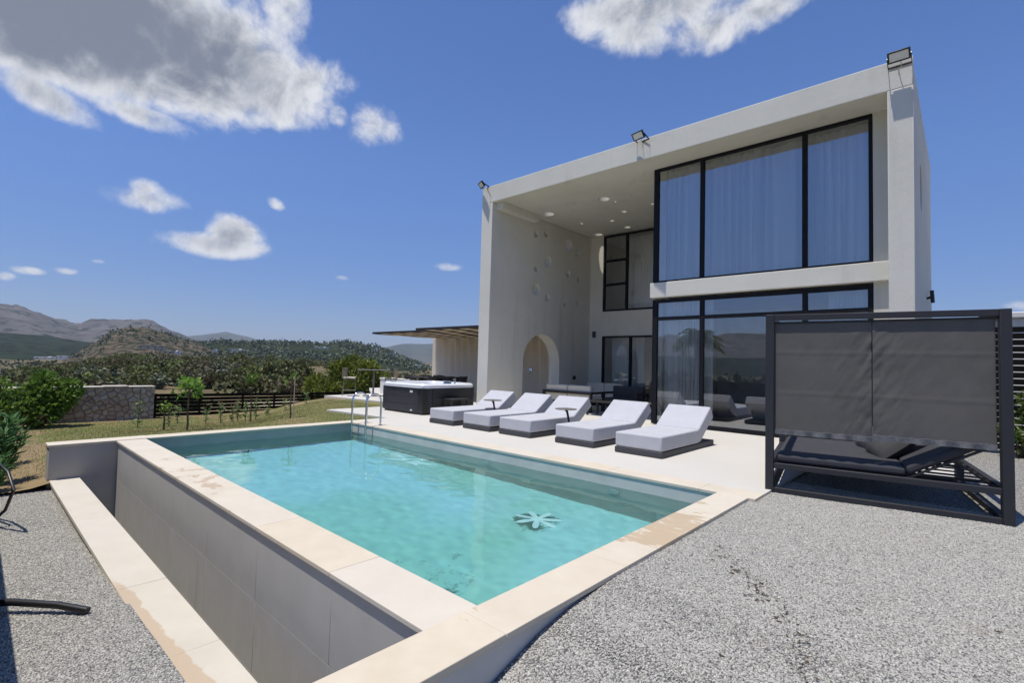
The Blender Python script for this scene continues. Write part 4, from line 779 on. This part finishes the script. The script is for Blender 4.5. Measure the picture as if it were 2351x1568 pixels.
# ------------------------------------------------------------------ planting
def branch_tube(mb, a, b, r0, r1, wob=.05, n=5, seg=7, rng=RNG):
    a, b = np.array(a, float), np.array(b, float); pts = [a+(b-a)*k/n+(rng.normal(size=3)*wob*np.linalg.norm(b-a)/n if 0 < k < n else 0) for k in range(n+1)]
    mb.tube([tuple(p) for p in pts], [r0+(r1-r0)*k/n for k in range(n+1)], seg); return pts
def young_tree(name, label, x, y, z, h, crown_r, crown_z, nleaf, ll, lw, m, stake=False, lean=(0, 0), droop=0.0, group='young trees on the lawn', shape=1.0):
    t = thing(name, label, 'tree', (x, y, z), 0, group); tb = MB(); top = (lean[0], lean[1], h); branch_tube(tb, (0, 0, -.05), top, .022, .010, .04)
    cen, rad = [], []
    for k in range(9):
        a_ = RNG.uniform(0, 6.28); e = RNG.uniform(-.5, .9); p = (lean[0]+crown_r*.7*math.cos(a_)*math.cos(e), lean[1]+crown_r*.7*math.sin(a_)*math.cos(e), crown_z+crown_r*shape*.8*math.sin(e)); branch_tube(tb, (lean[0]*.8, lean[1]*.8, crown_z-crown_r*.7*shape), p, .008, .003, .08, 3, 5); cen.append(p); rad.append(crown_r*RNG.uniform(.28, .5))
    tb.build('trunk', 'bark', t, smooth=True); P, d_ = clump_points(np.array(cen), np.array(rad), nleaf); d_ = d_+RNG.normal(size=d_.shape)*.6; d_[:, 2] -= droop
    obj('crown', leaf_mesh('crown', P, ll, lw, dirs=d_), m, t)
    if stake: MB().tube([(.06, .05, -.05), (.05, .05, h*1.15)], .012, 6).build('stake', 'reed', t)
    return t
young_tree('young_tree', 'young citrus tree with round bright crown in front of the stone wall end', -9.70, 1.10, -.16, .86, .24, .80, 230, .085, .045, 'leaf_citrus')
young_tree('young_tree', 'slender young tree with drooping top leaves in front of the black fence', -11.0, 2.79, -.20, .98, .12, 1.0, 80, .14, .03, 'leaf_fresh', False, (-.05, 0), .9)
young_tree('young_tree', 'sparse staked young tree with few yellow green leaves on the grass mound', -10.06, 3.35, -.14, .95, .16, .95, 30, .08, .04, 'leaf_citrus', True)
young_tree('young_tree', 'small yellow green bushy tree left of the round citrus tree', -10.65, .92, -.22, .42, .13, .42, 70, .07, .035, 'leaf_citrus')
sap = [(-12.32, 1.39, .62), (-12.53, 2.26, .62), (-12.45, 2.58, .66), (-12.48, 2.87, .55), (-12.50, 3.02, .68), (-12.57, 3.23, .66), (-12.69, 3.54, .72), (-13.26, 4.07, .62), (-13.6, 4.75, .5), (-12.36, .79, .80), (-13.0, 1.75, .55), (-14.0, 5.6, .45)]
SL = ['leafy sapling at the end of the stone wall by the fence', 'upright sapling against the black fence just right of the round citrus tree', 'thin sapling against the fence, second right of the round citrus tree', 'short bushy sapling against the middle of the black fence', 'tall bushy sapling of the pair at the middle of the black fence', 'dark sapling against the fence left of the slender young tree', 'dense upright sapling right of the slender young tree', 'sapling against the fence where the grass mound begins', 'small sapling half hidden by the grass mound', 'pale thin sapling in front of the stone wall', 'low sapling behind the small yellow green tree', 'tiny sapling at the top of the grass mound by the fence']
for (x, y, h), lb in zip(sap, SL):
    t = thing('sapling', lb, 'sapling', (x, y, float(lawn_z(np.array([x]), np.array([y]))[0])-.01), 0, 'saplings planted along the fence'); tb = MB(); branch_tube(tb, (0, 0, -.03), (RNG.uniform(-.04, .04), RNG.uniform(-.04, .04), h), .010, .004, .05); tb.build('stem', 'bark', t, smooth=True)
    h *= .80; n = int(42*h/.5); zz_ = RNG.uniform(.12, 1, n)*h; P = np.stack([RNG.normal(size=n)*.035, RNG.normal(size=n)*.035, zz_], 1); d_ = RNG.normal(size=(n, 3)); d_[:, 2] = .35; obj('foliage', leaf_mesh('foliage', P, .095, .035, dirs=d_), 'leaf_sapling', t)
def oleander(x, y, z, h, w, n, label, flowers=0, m='leaf_oleander', ll=.16, lw=.028):
    t = thing('oleander_bush', label, 'shrub', (x, y, z), 0, 'oleander bushes beside the gravel'); tb = MB(); P, D_ = [], []
    for k in range(14):
        a_ = RNG.uniform(0, 6.28); r_ = w*RNG.uniform(.15, 1); tip = np.array([r_*math.cos(a_), r_*math.sin(a_), h*RNG.uniform(.6, 1)]); pts = branch_tube(tb, (r_*.15*math.cos(a_), r_*.15*math.sin(a_), -.05), tip, .010, .004, .06, 5, 5)
        for q in range(n//14):
            u_ = RNG.uniform(.25, 1.0); i = min(int(u_*5), 4); p = pts[i]+(pts[i+1]-pts[i])*(u_*5-i); P.append(p); v_ = RNG.normal(size=3); v_[2] = abs(v_[2])*.6+.35; D_.append(v_)
    tb.build('stems', 'bark', t, smooth=True)['kind'] = 'stuff'; obj('foliage', leaf_mesh('foliage', np.array(P), ll, lw, dirs=np.array(D_)), m, t)
    if flowers:
        Pf = np.array(P)[RNG.integers(0, len(P), flowers)]+np.array([0, 0, .10]); f = obj('flowers', leaf_mesh('flowers', np.repeat(Pf, 5, 0), .045, .035), 'red_flower', t); f['kind'] = 'stuff'
    return t
oleander(-8.35, -1.62, -.56, .95, .30, 900, 'tall oleander bush beside the pool corner with long narrow leaves'); oleander(-9.6, -1.72, -.55, 1.05, .42, 1100, 'oleander bush with red flowers behind the tall one', 14); oleander(-10.8, -1.95, -.5, 1.15, .5, 900, 'dark oleander bush beneath the climbing shrub'); oleander(-7.75, -1.66, -.60, .55, .18, 260, 'small thin oleander at the gravel edge')
def shrub(name, label, x, y, z, cen, rad, n, ll, lw, m, cat='shrub', group=None, stem=True):
    t = thing(name, label, cat, (x, y, z), 0, group); cen = np.array(cen, float); rad = np.array(rad, float)
    tb = MB()
    for c_ in cen: branch_tube(tb, (c_[0]*.2, c_[1]*.2, -.1), c_, .03, .008, .08, 4, 5)
    o = tb.build('stems', 'bark', t, smooth=True); o['kind'] = 'stuff'; P, d_ = clump_points(cen, rad, n, shell=.3); d_ = d_+RNG.normal(size=d_.shape)*.5; obj('foliage', leaf_mesh('foliage', P, ll, lw, dirs=d_), m, t); return t
shrub('climbing_shrub', 'lush bright green climbing shrub spilling over the stone wall', -13.9, -1.0, -.45, [(0, .30, .95), (.05, .15, .75), (.1, -.1, .6), (0, -.5, .85), (.1, -.9, .85), (0, -1.4, .8), (.15, .45, .55), (.2, .62, .7), (.1, .75, .90), (.2, -.5, .45), (.2, -1.2, .4), (-.2, .25, 1.12), (.2, .2, .3), (.15, -1.9, .8)], [.30, .32, .34, .32, .34, .36, .26, .22, .2, .34, .36, .18, .3, .4], 3600, .12, .06, 'leaf_fresh')
shrub('hedge_shrub', 'leafy shrub growing in front of the tall slat screen at the right edge', 3.25, 10.15, 0, [(-.2, 0, .5), (.1, 0, .9), (0, 0, 1.3), (.3, 0, 1.55), (-.25, -.1, .9), (.4, 0, .5), (.6, 0, 1.1), (-.3, 0, .25)], [.34, .34, .3, .26, .25, .36, .34, .28], 1500, .09, .04, 'leaf_hedge'); shrub('hedge_shrub', 'low leafy shrub at the foot of the tall slat screen', 2.72, 10.2, 0, [(0, 0, .3), (.1, 0, .6), (-.1, 0, .5), (.1, 0, .95)], [.26, .24, .2, .18], 480, .08, .04, 'leaf_hedge')

# wind-blown twigs and leaf litter on the gravel
rgd = np.random.default_rng(8); line = np.array([(.55, 2.1), (.75, 1.75), (1.0, 1.5), (1.25, 1.15), (1.45, .85), (1.5, .5)]); Pd = []
for k in range(150):
    u_ = rgd.uniform(0, 4.999) if k < 110 else None
    if u_ is not None: i = int(u_); q = line[i]+(line[i+1]-line[i])*(u_-i)+rgd.normal(size=2)*.035
    else: q = np.array([rgd.uniform(.5, 4.5), rgd.uniform(-.8, 4)])
    Pd.append((q[0], q[1], float(gravel_z(np.array([q[0]]), np.array([q[1]]))[0])+.012))
dd = rgd.normal(size=(150, 3)); dd[:, 2] *= .12; struct(obj('leaf_litter', leaf_mesh('leaf_litter', np.array(Pd), .032, .010, dirs=dd), 'bark'), 'stuff')

# hoses on the gravel
def gz(x, y): return float(gravel_z(np.array([x]), np.array([y]))[0])
hp = [(-5.2+.8*k, -2.3, gz(-5, -2.3)+.03) for k in ()]
tag(MB().tube([(-6.4, -2.0, -.60), (-6.0, -1.72, -.58), (-5.75, -1.62, -.40), (-5.55, -1.575, -.15), (-5.7, -1.62, .02), (-6.1, -1.72, .10), (-6.6, -1.9, .05)], .016, 8).tube([(-6.45, -2.1, -.6), (-6.1, -1.79, -.55), (-5.9, -1.69, -.3), (-5.95, -1.70, -.05), (-6.3, -1.82, .03), (-6.7, -2.0, -.05)], .016, 8).build('irrigation_hose', 'black_plastic', None, smooth=True), 'loops of thick black irrigation hose standing at the left edge', 'hose')
tag(MB().tube([(-3.6, -2.35, -.50), (-3.3, -1.98, -.46), (-3.0, -1.68, -.44), (-2.75, -1.46, -.45), (-2.58, -1.32, -.475)], .025, 10).build('black_pipe', 'black_plastic', None, smooth=True), 'cut end of a thick black pipe lying on the gravel', 'pipe')

# ------------------------------------------------------------------ wild vegetation beyond the fence
def bush_mesh(name, m, n, leaf, seed, kind='round'):
    rg = np.random.default_rng(seed); k = 15; cen = rg.normal(size=(k, 3))*[.30, .30, .20]; cen[:, 2] = np.abs(cen[:, 2])*1.2+.30; rad = rg.uniform(.20, .36, k)
    if kind == 'pine': cen[:, 2] += .15; cen[:, :2] *= .85
    P, d_ = clump_points(cen, rad, n, rg, .45); d_ = d_+rg.normal(size=d_.shape)*.5; V, F = leaf_arrays(P, leaf, leaf*.75, dirs=d_, rng=rg); me = arr_mesh(name, V, F); me.materials.append(MATS[m]); return me
BM = [bush_mesh('crown', 'leaf_shrub', 420, .19, 1), bush_mesh('crown', 'leaf_olive', 380, .18, 2), bush_mesh('crown', 'leaf_heath', 300, .18, 3), bush_mesh('crown', 'leaf_shrub', 420, .17, 4, 'pine'), bush_mesh('crown', 'leaf_pine', 420, .16, 5)]
TRK = MB().tube([(0, 0, -.15), (.02, .01, .2), (0, 0, .5)], [.05, .035, .02], 6); TRKM = TRK.mesh('trunk'); TRKM.materials.append(MATS['bark'])
LB = ['dark green wild shrub on the hillside beyond the fence', 'grey green olive like bush on the hillside beyond the fence', 'dry brownish heath bush on the hillside beyond the fence', 'tall dark wild shrub on the hillside beyond the fence', 'mid green young pine on the hillside beyond the fence']
rg = np.random.default_rng(21); spots = []
tries = 0
while len(spots) < 820 and tries < 9000:
    tries += 1; az = rg.uniform(-93, -46)*D2; r = math.sqrt(rg.uniform(58**2, 265**2)); x, y = CAM[0]+r*math.sin(az), CAM[1]+r*math.cos(az)
    if fbm(np.array([x/17]), np.array([y/17]), 3, 40)[0] > .05 or (r < 92 and -71.5*D2 < az < -62*D2) or (218 < r < 250 and -77*D2 < az < -65*D2): continue
    spots.append((r, x, y, rg.uniform(2.0, 3.9)*(1.15 if r < 150 else .9), rg.choice(5, p=[.42, .12, .18, .16, .12]), rg.uniform(0, 6.28)))
spots.sort(key=lambda s_: s_[0]); Z = ground_z(np.array([s_[1] for s_ in spots]), np.array([s_[2] for s_ in spots]))
stuffV, stuffF, nv = {}, {}, {}
for i, (r, x, y, s_, k, a_) in enumerate(spots):
    hs = s_*rg.uniform(.6, .95)
    if i < 280:
        t = thing('wild_shrub', LB[k], 'shrub', (x, y, float(Z[i])-.1), a_, 'wild shrubs on the hillside'+(' (%s)' % ['dark', 'olive', 'dry', 'tall', 'pine'][k])); t.scale = (s_, s_, hs); c_ = obj('crown', BM[k], None, t); obj('trunk', TRKM, None, t)
    else:
        me = BM[k]; n = len(me.vertices)
        if k not in stuffV: stuffV[k], stuffF[k], nv[k] = [], [], 0
        a0 = np.empty(n*3, np.float32); me.vertices.foreach_get('co', a0); a0 = a0.reshape(-1, 3); f0 = np.empty(len(me.loops), np.int32); me.loops.foreach_get('vertex_index', f0); f0 = f0.reshape(-1, 4)
        keep = (len(f0)//2)*6//10; f0 = np.concatenate([f0[:keep], f0[len(f0)//2:len(f0)//2+keep]]); ca, sa = math.cos(a_), math.sin(a_)
        b0 = np.stack([(a0[:, 0]*ca-a0[:, 1]*sa)*s_+x, (a0[:, 0]*sa+a0[:, 1]*ca)*s_+y, a0[:, 2]*hs+Z[i]-.1], 1); b0 = b0[:keep*6]; stuffV[k].append(b0); stuffF[k].append(f0+nv[k]); nv[k] += len(b0)
for k in stuffV: struct(obj('scrub', arr_mesh('scrub', np.concatenate(stuffV[k]), np.concatenate(stuffF[k])), ['leaf_shrub', 'leaf_olive', 'leaf_heath', 'leaf_shrub', 'leaf_pine'][k]), 'stuff')
def dirt(name, az0, az1, r0, r1, lift):
    V, F = polar_sheet(az0, az1, 90, np.linspace(r0, r1, 8), lambda x, y: ground_z(x, y)+lift+.25*fbm(x/4, y/4, 3, 77)); struct(obj(name, arr_mesh(name, V, F[:, ::-1]), 'soil_road', smooth=True))
dirt('dirt_track', -76, -65.5, 236, 244, .9); dirt('dirt_clearing', -70.5, -62.5, 64, 80, .12)
# big umbrella-shaped pine just beyond the fence
P0, _ = CAM+ray(798, 900)/math.hypot(*ray(798, 900)[:2])*33, 0
pz = -3.75; cen, rad = [], []
for k in range(46):
    a_ = RNG.uniform(0, 6.28); q = math.sqrt(RNG.uniform(0, 1)); cen.append((2.3*q*math.cos(a_), 2.3*q*math.sin(a_), 3.2+RNG.uniform(-1.9, 1.75)*math.sqrt(max(.05, 1-q*q*.8)))); rad.append(RNG.uniform(.45, .8))
pt = thing('pine_tree', 'dense bright pine with rounded crown behind the bar table', 'tree', (float(P0[0]), float(P0[1]), pz)); tb = MB(); branch_tube(tb, (0, 0, -.5), (.1, 0, 3.0), .16, .08, .04, 6, 8); tr_ = tb.build('trunk', 'bark', pt, smooth=True)
for c_ in cen[:9]: tb = MB(); branch_tube(tb, (0, 0, 1.4), c_, .06, .02, .06, 4, 5); tb.build('limb', 'bark', tr_, smooth=True)
P, d_ = clump_points(np.array(cen), np.array(rad), 17000, shell=.35); d_ = d_+RNG.normal(size=d_.shape)*.45; d_[:, 2] += .35; obj('crown', leaf_mesh('crown', P, .28, .095, dirs=d_), 'leaf_pine_near', pt)
# far tree cover on the ridges
def forest(name, zf, az0, az1, r0, r1, n, smin, smax, m, seed, thin=None):
    rg = np.random.default_rng(seed); A = rg.uniform(az0, az1, n)*D2; Rr = np.sqrt(rg.uniform(r0*r0, r1*r1, n)); X = CAM[0]+Rr*np.sin(A); Y = CAM[1]+Rr*np.cos(A); keep = fbm(X/60, Y/60, 4, seed) < (thin if thin is not None else 9); X, Y = X[keep], Y[keep]; Zt = zf(X, Y); n = len(X); s_ = rg.uniform(smin, smax, n)
    k = 9; C_ = np.stack([X, Y, Zt], 1)[:, None, :]+rg.normal(size=(n, k, 3))*s_[:, None, None]*[.36, .36, .30]+np.array([0, 0, .5])*s_[:, None, None]; Pn = C_.reshape(-1, 3); V, F = leaf_arrays(Pn, 1.0, 1.0, rng=rg); sc = np.repeat(s_, k); V = V.reshape(-1, 6, 3); V = Pn[:, None, :]+(V-Pn[:, None, :])*(sc*.55)[:, None, None]; return struct(obj(name, arr_mesh(name, V.reshape(-1, 3), F), m), 'stuff')
zf_p = RIDGES[4][0]; zf_r = RIDGES[2][0]
forest('pine_forest', zf_p, -78, -48, 800, 1330, 2300, 4, 8, 'leaf_far', 31, .02); forest('hill_scrub', zf_r, -84, -69.5, 800, 1170, 300, 2.5, 6, 'leaf_far', 32, .0); forest('valley_trees', ground_z, -95, -46, 430, 760, 700, 2.5, 5, 'leaf_far', 33, .04); forest('valley_trees', ground_z, -225, -115, 130, 700, 2600, 3, 6, 'leaf_far', 34, .1)

# far buildings: each on the ground where its picture position meets the terrain
def far_house(px, py, wpx, storeys, label, m='house_far', nwin=3, dep=.6, lit=None, rz_=0.0):
    P, r = hit(px, py+2, 240); w = wpx/FPX*r*1.05; d_ = w*dep; h = 3.1*storeys if storeys > 0 else w*.3; az = math.atan2(P[0]-CAM[0], P[1]-CAM[1])
    t = thing('far_house', label, 'house', (float(P[0]), float(P[1]), float(P[2])-1.0), -az+rz_); MB().box(-w/2, w/2, 0, d_, -4, h+1).build('wall', m, t); rf_ = MB().box(-w/2-.3, w/2+.3, -.3, d_+.3, h+1.001, h+1.35).build('roof', 'roof_far' if m != 'house_far' else 'house_far', t); MB().box(w*.15, w*.3, d_*.3, d_*.5, h+1.351, h+2.4).build('chimney', m, rf_)
    for s_ in range(max(1, storeys)):
        for k in range(nwin):
            x = -w/2+w*(k+.5)/nwin; MB().box(x-w/nwin*.14, x+w/nwin*.14, -.05, .02, 1.9+s_*3.1, 3.3+s_*3.1).build('window', 'far_window', t)
    return t
far_house(103, 822, 26, 1, 'white house with a domed look among dark trees in the left valley'); far_house(157, 820, 28, 1, 'long low white building right of the first valley house'); far_house(347, 803, 40, 2, 'grey unfinished two storey house at the foot of the rocky hill', 'house_ochre', 4); far_house(398, 810, 22, 1, 'small white house with dark openings below the rocky hill'); far_house(493, 806, 8, 1, 'tiny white hut right of the rocky hill', nwin=1)
far_house(543, 805, 28, 1, 'white flat roofed house on the low ridge right of the rocky hill'); far_house(620, 806, 66, 1, 'long ochre building with a row of openings on the low ridge', 'house_ochre', 9, .2); far_house(672, 806, 26, 1, 'ochre building at the right end of the long one', 'house_ochre', 3); far_house(738, 799, 26, 1, 'pale house on the wooded ridge above the pine tree'); far_house(862, 806, 9, 2, 'narrow white tower house above the pine tree', nwin=1); far_house(871, 815, 20, 1, 'white house with sloping outline right of the pine tree'); far_house(902, 815, 18, 2, 'white two storey house with dark windows left of the pergola tip', nwin=3); far_house(916, 823, 24, 1, 'pale low house beneath the two storey white house', nwin=2); far_house(938, 840, 54, 1, 'long white low building among olive trees behind the hot tub', nwin=6, dep=.2); far_house(984, 840, 16, 1, 'white building cut off by the beige garden wall', nwin=2)

bf = thing('shadow_fence', 'added dark slat fence outside the left edge, to shade the gravel strip', 'fence', (-9.0, -2.02, -.6))  # unseen fence, added to cast the shadow strip on the left gravel
for k in range(13): MB().box(0, 7.6, -.02, 0, .04+k*.106, .04+k*.106+.102).build('slat', 'fence_black', bf)
for x in (0, 1.9, 3.8, 5.7, 7.54): MB().box(x, x+.06, -.085, -.022, -.2, 1.42).build('post', 'fence_black', bf)
# palm and low white wall on the other side of the garden: they show as reflections in the glazed doors
d_ = ray(1598, 800); k_ = (9.08*2+8.5-CAM[1])/d_[1]; xp = CAM[0]+d_[0]*k_
pm = thing('palm_tree', 'palm tree mirrored in the ground floor glass doors', 'tree', (float(xp), -8.5, -.8)); tb = MB(); branch_tube(tb, (0, 0, -.3), (.1, .1, 3.9), .17, .12, .02, 7, 9); tb.build('trunk', 'bark', pm, smooth=True)
Pp, Dp = [], []
for k in range(34):
    a_ = RNG.uniform(0, 6.28); e_ = RNG.uniform(-.3, 1.2); L_ = RNG.uniform(1.1, 1.6); pts = [np.array([.1+L_*u*math.cos(a_)*math.cos(e_), .1+L_*u*math.sin(a_)*math.cos(e_), 3.9+L_*u*math.sin(e_)-.9*u*u]) for u in np.linspace(.1, 1, 16)]
    for q in range(15):
        t_ = pts[q+1]-pts[q]; sd_ = np.cross(t_, [0, 0, 1.]); sd_ /= np.linalg.norm(sd_)+1e-6
        for s_ in (-1, 1):
            for rr_ in range(2): Pp.append(pts[q]+t_*rr_*.5); Dp.append(t_/np.linalg.norm(t_)*.7+sd_*s_+np.array([0, 0, -.25]))
obj('crown', leaf_mesh('crown', np.array(Pp), .36, .05, dirs=np.array(Dp)), 'leaf_pine', pm)

# ------------------------------------------------------------------ haze
hzm = bpy.data.materials.new('haze_air'); hzm.use_nodes = True; hn = hzm.node_tree.nodes; hn.clear(); pv = hn.new('ShaderNodeVolumePrincipled'); pv.inputs['Color'].default_value = (.80, .88, 1.0, 1); pv.inputs['Density'].default_value = .00007; pv.inputs['Anisotropy'].default_value = .2
ho = hn.new('ShaderNodeOutputMaterial'); hzm.node_tree.links.new(pv.outputs[0], ho.inputs['Volume']); MATS['haze_air'] = hzm
hb = MB().box(-15500, 15500, -15500, 15500, -140, 620).build('haze', 'haze_air'); struct(hb, 'stuff'); hb.display_type = 'WIRE'
